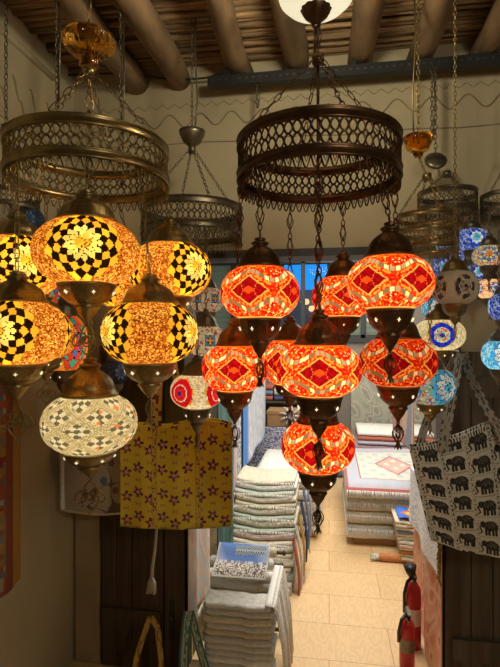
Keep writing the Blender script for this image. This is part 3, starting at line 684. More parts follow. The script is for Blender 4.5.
for px0, px1, lb in ((200,231,'pale blind in the left pane of the shop window'),(236,262,'pale blind in the second pane of the shop window'),(345,362,'pale blind left of the narrow window bar'),(366,386,'pale blind in the rightmost pane of the shop window')):
    p0, p1 = WY(px0, 266, SB+.05), WY(px1, 338, SB+.05); b = MB(); n = 14
    for i in range(n): z_ = p1.z+(p0.z-p1.z)*i/n; b.box(p0.x, p1.x, SB+.045, SB+.055, z_, z_+(p0.z-p1.z)/n*.92)
    tag(b.build('window_blind', M['paleblind'], None, False), lb, 'blind', 'pale blinds in the shop window')
# ------------------------------------------------------------------ cloth and rug builders
def fringe(b, x0, x1, y, z0, ln, n, sp=.006):
    for i in range(n):
        x = x0+(x1-x0)*(i+.5)/n+random.uniform(-.003,.003); l = ln*random.uniform(.7,1.15); dx = random.uniform(-.006,.006)
        b.tube([(x, y, z0), (x+dx*.5, y-.010, z0-l*.45), (x+dx, y-.012+random.uniform(-.004,.004), z0-l)], [.0026,.0022,.0012], 4)
def rug_mesh(wd, ln, h, seed, wav=.006, sag=.0):
    """folded rug: rounded fold at the front, layered thickness, slight waves"""
    b = MB(); nx = 18; r = random.Random(seed); pr = []
    for i in range(7): a = -PI/2-PI*i/6; pr.append((h/2*1.2+math.cos(a)*h/2*1.2, h/2+math.sin(a)*h/2))
    pr += [(ln*.3, h),(ln*.6, h),(ln-.01, h),(ln, h*.5),(ln-.01, 0),(ln*.6, 0),(ln*.3, 0)]
    m = len(pr); ph = r.random()*6
    for i in range(nx+1):
        t = i/nx; x = (t-.5)*wd; e = wav*math.sin(ph+t*9)+wav*.6*math.sin(ph*2+t*23); g = -sag*(1-(2*t-1)**2)
        for (y, z) in pr: b.v.append((x, y+e*.8, z*(1+.0*e)+e*.35+g))
    for i in range(nx):
        for k in range(m): l = (k+1) % m; b.f.append((i*m+k, i*m+l, (i+1)*m+l, (i+1)*m+k))
    b.f.append(tuple(range(m))[::-1]); b.f.append(tuple(nx*m+k for k in range(m)))
    b.f = [q[::-1] for q in b.f]
    return b
ORD = ['topmost','second from the top','third from the top','fourth from the top','fifth from the top','sixth from the top','seventh from the top','eighth from the top','ninth from the top','tenth from the top','eleventh from the top','twelfth from the top','thirteenth from the top','fourteenth from the top','fifteenth from the top','sixteenth from the top','seventeenth from the top','lowest']
def rug_mat(name, c, c2=None): 
    k = 'rug_'+name
    if k not in M: M[k] = mat(k, c, .95, 0, .28, 40, .5, c2=c2, stretch=(1,1,3))
    return M[k]
rug_mat('cream', (.74,.67,.53)); rug_mat('white', (.84,.82,.78)); rug_mat('grey', (.66,.65,.60)); rug_mat('sand', (.66,.57,.42)); rug_mat('blue', (.22,.32,.55))
rug_mat('mauve', (.50,.36,.40)); rug_mat('rust', (.52,.16,.10)); rug_mat('mint', (.50,.56,.48)); rug_mat('lilac', (.58,.54,.66)); rug_mat('navy', (.07,.09,.22)); rug_mat('gold', (.62,.42,.14)); rug_mat('pink', (.72,.52,.48)); rug_mat('orange', (.62,.25,.10))
def stack(where, group, xc, y0, wd, ln, base, hs, kinds, fr=.045, sag=0, jit=.012, lean=0):
    z = base; n = len(hs)
    for i, (h, k) in enumerate(zip(hs, kinds)):
        r = random.Random(i*13+n)
        w_ = wd*(1+r.uniform(-.03,.01)); yy = y0+r.uniform(0,jit)+lean*i/n
        cn = {'cream':'cream','white':'white','grey':'light grey','sand':'sand coloured','blue':'blue','mauve':'mauve','rust':'rust red','mint':'pale green','lilac':'lilac','navy':'navy','gold':'golden','pink':'pink','orange':'orange'}[k]
        t = thing('folded_rug', '%s folded rug, %s of %s' % (cn, ORD[n-1-i], where), 'rug', (xc+r.uniform(-jit,jit)*.6, yy, z), group)
        rug_mesh(w_, ln, h*.90, int(xc*50), wav=.004, sag=sag).build('folded_body', rug_mat(k, (1,1,1)), t)
        if fr and i % 2 == (n-1) % 2:
            b = MB(); fringe(b, -w_/2, w_/2, -.012, h*.5-sag*.4, fr*r.uniform(.7,1.2), int(w_/.007)); b.build('fringe', M['fringe'], t)
        z += h
    return z
def panel(wd, ht, fn, nx, ny, shape=None, th=.006, dz=0):
    """double-sided cloth grid painted by fn(u,v); local x across, z down from 0"""
    b = MB(); 
    for s in (0, 1):
        for j in range(ny+1):
            for i in range(nx+1):
                u, v = i/nx, j/ny; p = Vector(((u-.5)*wd, 0, -ht*(1-v)))
                if shape: p = Vector(shape(u, v, p))
                p.y += th*s; p.z -= dz*s; b.v.append(tuple(p))
    o = (nx+1)*(ny+1); cols = []
    for j in range(ny):
        for i in range(nx):
            a = j*(nx+1)+i; b.f.append((a, a+1, a+nx+2, a+nx+1)); c = fn((i+.5)/nx, (j+.5)/ny); cols.append(c)
            b.f.append((o+a+nx+1, o+a+nx+2, o+a+1, o+a)); cols.append(c)
    def edge(seq, c):
        for p, q in zip(seq, seq[1:]): b.f.append((p, q, q+o, p+o)); cols.append(c)
    e = fn(.01, .5)
    edge([i for i in range(nx+1)][::-1], e); edge([ny*(nx+1)+i for i in range(nx+1)], e)
    edge([j*(nx+1) for j in range(ny+1)], e); edge([j*(nx+1)+nx for j in range(ny+1)][::-1], e)
    b.c = cols; return b
def field(pal, su, sv, seed=0):
    return lambda u, v: pal[int(hsh(math.floor(u*su+.6*math.sin(v*sv*.7)), math.floor(v*sv+.6*math.sin(u*su*.8))+seed)*len(pal)) % len(pal)]
def noise_pal(pal, su, sv, seed=0):
    def fn(u, v):
        a = math.sin(u*su+seed+1.7*math.sin(v*sv*.6+seed))+math.sin(v*sv+1.3*math.sin(u*su*.8+seed*2))+.8*math.sin((u*su*1.7+v*sv*1.3))
        return pal[int((a/5.6+.5)*len(pal)*.999) % len(pal)]
    return fn
def carpet_fn(field_c, border, motif, line):
    def fn(u, v):
        e = min(u, 1-u, v*1.0, (1-v)*1.0)
        if e < .02: return line
        if e < .13:
            m = math.sin((u+v)*60)*math.sin((u-v)*60); return border if m > -.1 else lerp(border, motif, .6)
        if e < .145: return line
        d = abs(u-.5)/.28+abs(v-.5)/.36
        m = math.sin(u*40)*math.sin(v*34)
        if d < .6: return motif if m < .45 else field_c
        if d < .68: return line
        return field_c if m < .35 else lerp(field_c, border, .7)
    return fn
# ------------------------------------------------------------------ right side stack of rugs in the shop
p0, p1 = WZ(347, 547, 0), None
fx, fy = WZ(346, 546, 0).x, WZ(346, 546, 0).y
sw = .86
b = MB(); b.box(fx+.06, fx+sw-.02, fy+.05, fy+1.25, .0, .055); o = b.build('cardboard_plinth', M['card'], None, False); bev(o, .004); tag(o, 'low brown cardboard plinth under the right rug stack', 'box')
topz = stack('the right rug stack', 'folded rugs in the right stack', fx+sw/2, fy, sw, 1.28, .055,
      [.055,.06,.05,.045,.045,.05,.05,.045], ['white','grey','sand','cream','sand','cream','white','white'], fr=.06)
def top_carpet(name, label, xc, y0, wd, ln, z, fn, nx=90, ny=120, fr=True):
    t = thing(name, label, 'rug', (xc, y0, z))
    b = panel(wd, ln, fn, nx, ny, lambda u, v, p: (p.x, (v)*ln, .006+.006*math.sin(u*7)*math.sin(v*5)-(.05*(max(0,.06-v)/.06)**2)))
    # lies flat: thickness goes down instead of back
    o_ = (nx+1)*(ny+1); b.v = [(x, y-(.006 if i >= o_ else 0), z_-(.006 if i >= o_ else 0)) for i, (x, y, z_) in enumerate(b.v)]
    b.build('woven_field', M['attr'], t)
    if fr: b = MB(); fringe(b, -wd/2, wd/2, .0, -.035, .06, int(wd/.006)); b.build('fringe', M['fringe'], t)
    return t
top_carpet('patterned_rug', 'patterned cream rug with pink medallion and blue border, lying on the right stack', fx+sw/2-.01, fy-.03, sw-.02, 1.26, topz+.012,
   carpet_fn((.62,.60,.52), (.36,.48,.60), (.68,.40,.36), (.42,.12,.12)))
stack('the rear right rug stack', 'folded rugs in the rear right stack', fx+sw/2+.10, fy+1.34, sw-.1, .55, 0, [.1,.1,.09,.08,.05,.05,.045,.045,.045], ['white','mauve','white','rust','white','mauve','lilac','rust','white'], fr=0)
# large pale rug hung on the rear wall at right
p0, p1 = WY(351, 368, SB-.06), WY(425, 446, SB-.06)
t = thing('hanging_rug', 'large faded grey green rug hung on the rear wall of the shop', 'rug', ((p0.x+p1.x)/2, SB-.03, p0.z))
panel(p1.x-p0.x, p0.z-p1.z+.3, noise_pal([(.30,.33,.25),(.36,.38,.30),(.42,.42,.34),(.34,.32,.26),(.46,.45,.38),(.30,.30,.24)], 22, 26, 2), 60, 60, lambda u,v,p: (p.x, -.01+.008*math.sin(u*12), p.z)).build('woven_field', M['attr'], t)
# small leaning stack of cushion covers in front
q0 = WZ(411, 566, 0)
kinds = ['cream','sand','orange','cream','pink','grey','sand','cream','blue','cream','sand','cream']
z = .03
for i, k in enumerate(kinds):
    h = .023
    t = thing('folded_kilim', 'thin %s kilim, %s of the small stack at right' % ({'cream':'cream','sand':'sand coloured','orange':'orange','pink':'pink','grey':'grey','blue':'blue'}[k], ORD[len(kinds)-1-i]), 'kilim', (q0.x+.07-.004*i, q0.y+.01*math.sin(i*1.1), z), 'thin folded kilims')
    rug_mesh(.26, .3, h*.95, 40+i, wav=.005).build('folded_body', rug_mat(k, (1,1,1)), t); z += h
t = thing('folded_kilim', 'bright yellow, red and blue kilim lying on the small stack', 'kilim', (q0.x+.03, q0.y+.0, z+.012))
b = panel(.22, .22, lambda u, v: (.75,.55,.08) if abs(u-.5)+abs(v-.4) < .3 else ((.7,.12,.04) if abs(u-.5)+abs(v-.4) < .42 else ((.05,.15,.6) if u < .4 else (.65,.5,.35))), 40, 40, lambda u,v,p: (p.x, .22*v, .01+.006*math.sin(u*9)), 0, .004); b.build('woven_field', M['attr'], t)
t = thing('orange_mat', 'rolled orange mat with white end lying on the floor by the small stack', 'mat', (WZ(398,562,0).x, WZ(398,562,0).y, .028))
b = MB(); b.tube([(-.13,0,0),(-.1,0,0),(.04,0,0),(.16,0,0)], [.024,.028,.028,.026], 14); b.build('roll', rug_mat('orange',(1,1,1)), t)
b = MB()
for i in range(26): a = i*2.4; b.tube([(-.125,.018*math.cos(a),.018*math.sin(a)),(-.19,.03*math.cos(a),-.006+.016*math.sin(a))], [.003,.001], 4)
b.build('fringe', M['fringe'], t)
# ------------------------------------------------------------------ fire extinguishers by the right jamb
def extinguisher(x, y, z, r, h, label, horn):
    t = thing('fire_extinguisher', label, 'fire extinguisher', (x, y, z), 'fire extinguishers')
    b = MB(); b.lathe([(0,0),(r*.9,0),(r,.01),(r,h*.8),(r*.92,h*.88),(r*.6,h*.95),(r*.3,h),(0,h)], 28); b.build('cylinder_body', M['red_paint'], t)
    b = MB(); b.tube([(0,0,h-.005),(0,0,h+.035)], r*.28, 10); b.box(-.01,.01,-.055,.01,h+.025,h+.04); b.build('valve', M['black'], t)
    b = MB(); b.box(-.007,.007,-.08,.0,h+.045,h+.052); b.box(-.007,.007,-.07,.0,h+.012,h+.018); b.build('lever_handle', M['steel'], t, False)
    b = MB(); b.lathe([(r*1.003,h*.35),(r*1.003,h*.6)], 28); o = b.build('label_band', M['white_fab'] if horn else M['steel'], t)
    b = MB(); pts = [(-.01,-.02,h+.02),(-r*.9,-.05,h+.01),(-r*1.2,-.03,h-.06),(-r*1.1,0,h*.5)]; b.tube(pts, .008, 6); ho = b.build('hose', M['black'], t)
    if horn: b = MB(); b.tube([(-.01,-.02,h+.02),(-.015,-.03,h+.05),(-.02,-.035,h+.085)], [.010,.024,.032], 14); b.build('horn', M['black'], ho)
    return t
e1 = W(407, 560, 2.40); extinguisher(e1.x, e1.y, 0, .036, .24, 'small red fire extinguisher standing lower left by the right jamb', False)
e2 = W(413, 560, 2.56); extinguisher(e2.x, e2.y, 0, .040, .34, 'taller red fire extinguisher with black horn by the right jamb', True)
# rugs hung along the right jamb
jx = ox1-.02
def side_rug(name, label, X, y0, y1, ztop, zbot, fn, sgn=1, wav=.01, nx=50, ny=70, fr=None, group=None, frm=None):
    t = thing(name, label, 'rug', (X, y0, ztop), group)
    wd = y1-y0
    def sh(u, v, p): return (wav*math.sin(u*11)*(.3+.7*(1-v)), u*wd, p.z)
    b = panel(wd, ztop-zbot, fn, nx, ny, sh, 0); o_ = (nx+1)*(ny+1)
    b.v = [(x+(.006*sgn if i >= o_ else 0), y, z_) for i, (x, y, z_) in enumerate(b.v)]
    b.build('woven_field', M['attr'], t)
    if fr:
        b = MB()
        if fr == 'front':
            for i in range(int((ztop-zbot)/.006)): z_ = -i*.006; b.tube([(0,0,z_),(random.uniform(-.006,.006),-.012,z_-.004),(random.uniform(-.012,.012),-.022,z_-.014)], [.004,.0035,.002], 4)
        else:
            for i in range(int(wd/.008)): y_ = i*.008; b.tube([(0,y_,-(ztop-zbot)),(random.uniform(-.006,.006),y_+.004,-(ztop-zbot)-.05)], [.003,.001], 4)
        b.build('fringe', frm or M['fringe'], t)
    return t
side_rug('hanging_rug', 'orange red rug hanging below the white one on the right jamb', jx-.010, YW-.04, YW+.62, .82, .02, noise_pal([(.62,.24,.14),(.70,.32,.20),(.74,.42,.28),(.58,.20,.12)], 20, 30, 1))
side_rug('hanging_rug', 'white rug with blue grey scrolls draped over the orange one on the right jamb', jx-.035, YW-.11, YW+.60, .86, WX(446,601,jx-.035).z, noise_pal([(.80,.81,.83),(.84,.85,.86),(.58,.63,.72),(.84,.84,.84),(.76,.78,.82)], 26, 34, 4), fr='front', frm=M['yellowf'])
side_rug('hanging_rug', 'rust and blue striped rug hanging behind the elephant bag on the right jamb', jx-.015, YW+.65, YW+1.5, 1.45, .9, field([(.55,.2,.12),(.6,.42,.3),(.25,.3,.4),(.5,.25,.2)], 6, 3, 2))
# ------------------------------------------------------------------ left side textiles and stacks in the shop
lx = ox0+.03
GH = 'rugs hanging in a row on the left side of the shop'
rk = thing('hanging_rail', 'dark steel rail carrying the row of hanging rugs on the left', 'rail', (-.70, YW+TK, 0))
b = MB(); b.tube([(0,.02,1.44),(0,2.95,1.44)], .012, 8); b.build('top_rail', M['tray'], rk)
for yy in (.03, 1.6, 2.94): b = MB(); b.tube([(0,yy,0),(0,yy,1.44)], .012, 8); b.build('post', M['tray'], rk)
side_rug('hanging_rug', 'pink floral rug with fringed lower end hanging inside the left jamb', ox0+.04, YW-.07, YW+.38, 1.43, .23, noise_pal([(.72,.46,.40),(.78,.60,.54),(.62,.63,.66),(.74,.54,.46),(.82,.70,.62)], 30, 30, 3), -1, fr='bottom', group=GH, wav=.02)
side_rug('hanging_rug', 'dark teal rug hanging next to the pink floral one', -.62, YW+.46, YW+.98, 1.43, .08, noise_pal([(.05,.12,.12),(.07,.16,.15),(.04,.09,.10),(.08,.18,.17)], 16, 14, 1), -1, group=GH, wav=.015)
side_rug('hanging_rug', 'pale pink and orange striped rug hanging behind the yellow bag', -.65, YW+1.0, YW+1.22, 1.43, .30, lambda u,v: [(.62,.45,.50),(.68,.6,.62),(.70,.35,.22),(.6,.5,.6)][int(u*7+v*1.2) % 4], -1, group=GH)
side_rug('hanging_rug', 'grey rug with white speckled edge right of the yellow bag', -.655, YW+1.23, YW+1.42, 1.5, .28, lambda u,v: (.62,.62,.66) if hsh(int(u*20),int(v*90)) > .45 else (.28,.30,.38), -1, group=GH)
side_rug('hanging_rug', 'plain bright blue cloth hanging narrow beside the grey rug', -.64, YW+1.43, YW+1.62, 1.42, .42, lambda u,v: (.07,.24,.66), -1, group=GH, wav=.004)
side_rug('hanging_rug', 'white and lilac rug with blue edge hanging deepest on the left', -.65, YW+1.66, YW+2.9, 1.42, .55, lambda u,v: (.25,.30,.62) if min(u,1-u) < .04 or v < .03 else noise_pal([(.66,.65,.72),(.60,.60,.68),(.54,.55,.66),(.7,.69,.74)], 26, 26, 5)(u,v), -1, group=GH)
# front light grey stack
stack('the front left rug stack', 'light grey rugs in the front left stack', -.395, YW-.15, .31, .13, 0, [.0295]*14, ['grey','grey','cream','grey','grey','white','grey','grey','grey','sand','grey','cream','grey','grey'], fr=.0, sag=.008, jit=.012)
# white fringe falling over its right side
t = thing('fringed_throw', 'white fringed throw falling over the right side of the front left stack', 'throw', (-.225, YW-.15, .42))
b = MB()
for i in range(44):
    y = i*.009; s = random.uniform(-.004,.004)
    b.tube([(-.02, y, .0),(0+s, y+.002, -.02),(.03+s, y+.004, -.20),(.045+s, y-.002, -.42)], [.004,.0035,.003,.002], 4)
b.build('fringe', M['fringe'], t)
panel(.5, .05, lambda u,v: (.72,.71,.68), 10, 3, lambda u,v,p: (-.05+.045*v, (u)*.39, .0-.003*v), 0.0, .004).build('woven_edge', M['attr'], t)
# rolled rugs with rod ends
GRR = 'rolled hangings with wooden rods in the left stack'
z = .003
for i in range(8):
    yc = YW+.34+.010*math.sin(i*2.1)+(0,0,0,0,.01,.04,.09,.14)[i]; xx = -.455+.006*math.sin(i*3)
    t = thing('rolled_hanging', 'pale rolled hanging with dark rod ends, %s of the rolled pile' % ORD[7-i], 'rolled rug', (xx, yc, z+.028), GRR)
    b = MB(); pr = []
    for k in range(11): a = k*2*PI/10; pr.append(a)
    b.tube([(-.2,0,0),(-.19,0,0),(.0,.002,-.003),(.15,0,0),(.16,0,0)], [.02,.028,.028,.028,.02], 16); b.build('roll', rug_mat(['grey','sand','grey','cream','grey','white','grey','sand'][i], (1,1,1)), t)
    b = MB(); b.tube([(.155,0,0),(.195,0,0)], .010, 8); b.lathe([(0,-.013),(.013,-.008),(.013,.008),(0,.013)], 10); rod = b.build('rod', M['dark_wood'], t)
    b = MB(); b.tube([(.192,0,0),(.198,0,0),(.206,0,0),(.212,0,0)], [.008,.015,.015,.006], 10); b.build('knob', M['dark_wood'], rod)
    if i < 5:
        pass
    z += (.054 if i < 4 else .042)
# printed picture throw draped over the rolls
def skyline(u, v):
    if min(u, 1-u) < .03 or v < .04: return (.55,.52,.48)
    if v > .52:
        # sky with clouds and a grey tower block
        if .35 < u < .93 and .66+.1*(u-.35) < v < .92+.06*(u-.35):
            return (.10,.11,.14) if (int(u*42)+int(v*30)) % 2 and abs(v-.79) > .02 else (.42,.47,.55)
        return lerp((.12,.22,.55), (.5,.55,.72), max(0, math.sin(u*6+v*3))*.7)
    if v > .44: return (.55,.55,.62) if hsh(int(u*40)) > .5 else (.2,.2,.3)
    h = hsh(int(u*50), int(v*30)); return [(.62,.56,.50),(.12,.09,.08),(.75,.68,.6),(.26,.17,.14),(.45,.4,.4),(.10,.09,.1)][int(h*6) % 6]
t = thing('picture_throw', 'printed picture throw with blue sky and city crowd draped over the rolled pile', 'throw', (-.475, YW+.30, .300))
panel(.29, .20, skyline, 100, 100, lambda u,v,p: (p.x+.01*v, v*.155, .008+v*.115+.006*math.sin(v*9)), .0, .004).build('printed_cloth', M['attr'], t)
# cream stack behind with coloured edges
zt_ = stack('the left cream rug stack', 'cream rugs in the second left stack', -.43, YW+.74, .42, .34, 0, [.033]*18, ['cream','white','mint','sand','cream','sand','white','cream','pink','mint','cream','mint','cream','sand','cream','mint','white','cream'], lean=.42, fr=.03, sag=.02, jit=.02)
for i, (k, nm) in enumerate((('rust','rust red'),('white','white'),('gold','golden'),('navy','navy blue'),('blue','light blue'),('lilac','lilac'))):
    t = thing('draped_rug', '%s rug edge hanging down the right side of the cream stack' % nm, 'rug', (-.225+.012*i, YW+.76+.075*i, .30+.055*i), 'rug edges hanging from the cream stack')
    b = MB(); n = 12
    for s in (0, 1):
        for j in range(n+1):
            v = j/n
            for uu in (0, 1): b.v.append((.0+.045*v*(1-.3*v)+.015*math.sin(v*3)+s*.012, uu*.066+.08*v*0, -.36*v+.02*(1-v)))
    o_ = 2*(n+1)
    for j in range(n): a = j*2; b.f += [(a,a+1,a+3,a+2),(o_+a+2,o_+a+3,o_+a+1,o_+a),(a,a+2,o_+a+2,o_+a),(a+1,o_+a+1,o_+a+3,a+3)]
    b.build('woven_edge', rug_mat(k, (1,1,1)), t)
    if i % 2 == 0:
        b = MB(); 
        for j in range(10): b.tube([(.035,.006+j*.006,-.34),(.05,.006+j*.006,-.40)], [.003,.001], 4)
        b.build('fringe', M['fringe'], t)
# third stack with cardboard under it
b = MB(); b.box(-.5, -.10, YW+1.66, YW+2.5, 0, .07); o = b.build('cardboard_plinth', M['card'], None, False); bev(o, .004); tag(o, 'low brown cardboard plinth under the deepest left rug stack', 'box')
stack('the deepest left rug stack', 'rugs in the deepest left stack', -.34, YW+1.60, .55, .95, .07, [.045]*9, ['white','grey','white','cream','white','grey','white','sand','white'], fr=.05, jit=.03)
# rear counter with navy cloth, shelf, box
zc0 = WY(275, 428, SB-.75).z; x0, x1 = -1.15, WY(316, 430, SB-.75).x
ct = thing('display_counter', 'low display counter at the rear of the shop covered by a navy patterned rug', 'counter', ((x0+x1)/2, SB-.5, 0))
hw = (x1-x0)/2
b = MB(); b.box(-hw, hw, -.22, .4, .0, zc0-.02); b.build('body', M['grey_wood'], ct, False)
b = MB(); b.box(-hw-.02, hw+.02, -.24, .42, zc0-.02, zc0); b.build('counter_top', M['grey_wood'], ct, False)
t = thing('patterned_rug', 'navy and white floral rug hanging over the front of the rear counter', 'rug', ((x0+x1)/2, SB-.755, zc0+.01))
panel(2*hw, .5, noise_pal([(.10,.12,.30),(.45,.47,.58),(.12,.14,.34),(.55,.56,.62),(.08,.09,.24)], 60, 36, 2), 90, 50, lambda u,v,p: (p.x, -.006, p.z)).build('woven_field', M['attr'], t)
# cardboard box with white ornament
pb0, pb1 = WY(268, 410, SB-.6), WY(306, 428, SB-.6)
t = thing('cardboard_box', 'brown cardboard box on the rear counter', 'box', ((pb0.x+pb1.x)/2, SB-.58, zc0+.001))
hb = (pb1.x-pb0.x)/2; hh = pb0.z-zc0
b = MB(); b.box(-hb, hb, -.1, .2, 0, hh*.96); bev(b.build('carton', M['card'], t, False), .004)
b = MB(); b.box(-hb-.006, hb+.006, -.106, .206, hh*.8, hh); b.build('lid', M['card'], t, False)
orn = thing('white_ornament', 'white branching star ornament leaning on the cardboard box', 'ornament', ((pb0.x+pb1.x)/2+.05, SB-.715, zc0+.13))
b = MB()
for k in range(9):
    a = k*2*PI/9; b.tube([(0,0,0),(.09*math.cos(a),-.01,.09*math.sin(a)),(.13*math.cos(a+.12),0,.115*math.sin(a+.12))], [.014,.009,.004], 6)
b.build('branches', M['white_fab'], orn)
# folded textiles on a shelf under the window
sz = WY(275, 400, SB-.2).z
sh = thing('wall_shelf', 'wooden shelf under the shop window holding folded cloths', 'shelf', ((x0+x1)/2, SB-.16, sz))
b = MB(); b.box(-hw, hw, -.16, .16, -.02, 0); b.build('board', M['grey_wood'], sh, False)
for xx in (-hw+.05, hw-.05): b = MB(); b.box(xx-.015, xx+.015, -.12, .16, -.16, -.02); b.build('bracket', M['grey_wood'], sh, False)
cc = [('navy','navy'),('blue','blue'),('grey','light grey'),('mint','pale green'),('rust','rust red'),('white','white')]
for i in range(6):
    for j in range(3):
        k, nm = cc[(i*2+j*3) % 6]
        t = thing('folded_cloth', '%s folded cloth on the shelf, %s of the %s pile from the left' % (nm, ('lowest','middle','top')[j], ('first','second','third','fourth','fifth','sixth')[i]), 'folded cloth', (x0+.10+i*(2*hw-.2)/5, SB-.30, sz+.002+j*.062), 'folded cloths on the shelf under the window')
        rug_mesh((2*hw-.2)/5*.88, .26, .06, i*3+j, .002).build('folded_body', rug_mat(k, (1,1,1)), t)
# stack of blue bundles between counter and rear rug
for i in range(3):
    t = thing('folded_cloth', '%s folded cloth on the floor beside the hung grey green rug, %s' % (('blue','grey','rust red')[i], ('lowest','middle','topmost')[i]), 'folded cloth', (WY(338,420,SB-.4).x, SB-.5, i*.17), 'folded cloths beside the hung rug')
    rug_mesh(.24, .4, .165, 90+i, .004).build('folded_body', rug_mat(('blue','grey','rust')[i], (1,1,1)), t)
# ------------------------------------------------------------------ bags and cloths hanging in front
def flower(u, v, nx, ny, asp):
    return u
def yellow_fn(u, v):
    # yellow cloth with dark red flower heads, small bows and two vertical seams
    for s in (.315, .70):
        if abs(u-s) < .022:
            return (.40,.27,.10) if abs(abs(u-s)-.019) < .004 else ((.16,.04,.06) if hsh(int(v*60), int(s*10)+int(u*120)) > .72 else (.62,.49,.05))
    X, Y = u*9.0, v*8.4; i = math.floor(X); y_ = Y+(i % 2)*.5; j = math.floor(y_)
    fx, fy = X-i-.5, y_-j-.5; big = (i+j) % 2 == 0; fx += .12*(hsh(i,j)-.5); r = math.hypot(fx, fy); a = math.atan2(fy, fx)+hsh(i, j)*3
    if big:
        if r < .15: return (.62,.30,.28)
        if r < .50*(.72+.28*math.cos(5*a)): return (.10,.018,.03) if hsh(int(fx*14), int(fy*14)+i) > .3 else (.50,.22,.24)
    else:
        if abs(fy) < abs(fx)*.8+.02 and abs(fx) < .2 and (abs(fx) > .11 or abs(abs(fy)-abs(fx)*.8) < .05 or abs(fx) < .04): return (.40,.22,.13)
    return (.66,.53,.045)
yb = W(176, 423, 2.0)
t = thing('tote_bag', 'yellow quilted tote bag with dark red flower print hanging by the left jamb', 'bag', yb, rz=TH*1.0)
BW, BH = .445, .41
def ysh(u, v, p):
    x = p.x*(1+.0*v); z_ = p.z-.012*math.sin(u*PI)*(1-v)+.010*math.sin(u*9+1)*v+(-.02*(u < .5)*(1-2*u)*v)
    y_ = -.035*math.sin(PI*min(1,max(0,u)))*math.sin(PI*(.15+.8*(1-v)))+.006*math.sin(u*20)*(1-v*.4)
    return (x, y_, z_)
panel(BW, BH, yellow_fn, 190, 160, ysh, .004).build('front_panel', M['attr'], t)
panel(BW, BH, yellow_fn, 60, 60, lambda u,v,p: (lambda q: (q[0], .05-q[1], q[2]))(ysh(u,v,p)), .004).build('back_panel', M['attr'], t)
b = MB()
for s in (-1, 1):
    n = 14
    for j in range(n+1):
        v = j/n; y_ = 0; b.v += [(s*BW/2, .002, -BH*(1-v)+(-.02*v if s < 0 else 0)), (s*(BW/2-.01), .028, -BH*(1-v)), (s*BW/2, .054, -BH*(1-v))]
    o_ = len(b.v)-3*(n+1)
    for j in range(n): a = o_+j*3; b.f += [(a,a+1,a+4,a+3),(a+1,a+2,a+5,a+4)]
n = 20; o_ = len(b.v)
for i in range(n+1): u = i/n; b.v += [((u-.5)*BW, -.01, -BH-.012*math.sin(u*PI)), ((u-.5)*BW, .06, -BH-.012*math.sin(u*PI))]
for i in range(n): a = o_+i*2; b.f.append((a,a+1,a+3,a+2))
b.c = [(.50,.40,.08)]*len(b.f); b.build('gusset', M['attr'], t)
def strap(parent, pts, wd, fn, nm='strap', th=.003, axis=None, nx=6):
    pts = [Vector(p) for p in pts]; b = MB(); m = len(pts); cols = []
    # resample
    P = []
    for i in range(m-1):
        for k in range(8): P.append(pts[i].lerp(pts[i+1], k/8))
    P.append(pts[-1]); ax = Vector(axis or (1,0,0))
    L = len(P)
    for s in (0, 1):
        for i, p in enumerate(P):
            d = (P[min(i+1, L-1)]-P[max(i-1, 0)]).normalized(); a = ax; a = (a-d*a.dot(d)).normalized(); nn = d.cross(a).normalized()
            for k in range(nx+1): b.v.append(tuple(p+a*((k/nx-.5)*wd)+nn*(th*s)))
    o_ = L*(nx+1)
    for i in range(L-1):
        for k in range(nx):
            a = i*(nx+1)+k; c = fn((k+.5)/nx, i/(L-1)); b.f += [(a,a+1,a+nx+2,a+nx+1),(o_+a+nx+1,o_+a+nx+2,o_+a+1,o_+a)]; cols += [c, c]
    b.c = cols; return b.build(nm, M['attr'], parent)
ystr = lambda u,v: (.16,.04,.06) if hsh(int(u*3), int(v*40)) > .7 else (.55,.43,.09)
strap(t, [(-.075,-.012,-.02),(-.075,-.01,.06),(-.07,.0,.2),(-.055,.02,.33),(-.045,.03,.36)], .036, ystr)
strap(t, [(-.045,.034,.36),(-.03,.04,.3),(.0,.045,.15),(.085,.05,.02),(.085,.05,-.03)], .030, ystr)
# tasselled cord below it
cdp = W(157, 525, 2.02); t = thing('tassel_cord', 'off-white twisted cord with tassel hanging below the yellow bag', 'cord', cdp)
b = MB(); b.tube([(0,.03,.06),(0,0,0),(-.008,0,-.09),(-.02,0,-.17),(-.022,0,-.21)], [.006,.006,.006,.007,.008], 7); b.build('twisted_cord', M['rope'], t)
b = MB()
for i in range(22): a = i*2.4; b.tube([(-.022,0,-.205),(-.022+.014*math.cos(a),.012*math.sin(a),-.235),(-.026+.02*math.cos(a),.016*math.sin(a),-.27-.01*hsh(i))], [.004,.004,.002], 4)
b.build('tassel', M['rope'], t)
# cushion cover with embroidery
def emb(u, v):
    if min(u, v, 1-u, 1-v) < .03: return (.52,.48,.40)
    a = math.sin(u*16+2*math.sin(v*9)); b_ = math.sin(v*15+2*math.sin(u*8))
    if u > .28 and v < .85 and abs(a-b_) < .16: return (.13,.10,.09)
    r = math.hypot((u-.86)*1.0, (v-.84)); 
    if r < .09: return (.35,.02,.03)
    if math.hypot(u-.62, v-.42) < .05: return (.08,.16,.26)
    for c in ((.4,.55),(.5,.3),(.72,.62),(.78,.3),(.35,.25)):
        if math.hypot(u-c[0], v-c[1]) < .045: return (.20,.10,.08)
    return (.34,.31,.25)
cz = 2.2; cp = W(98, 428, cz)
t = thing('cushion_cover', 'grey white cushion cover with embroidered flowers hanging behind the cream lamp', 'cushion cover', cp, rz=TH*.6)
panel(.31, .37, emb, 90, 100, lambda u,v,p: (p.x*(1-.0*v), -.035*(math.sin(PI*u)*math.sin(PI*v))**.6 if 0 < u < 1 and 0 < v < 1 else 0, p.z-.015*math.sin(PI*u)*(1-v)), .012).build('embroidered_cover', M['attr'], t)
b = MB()
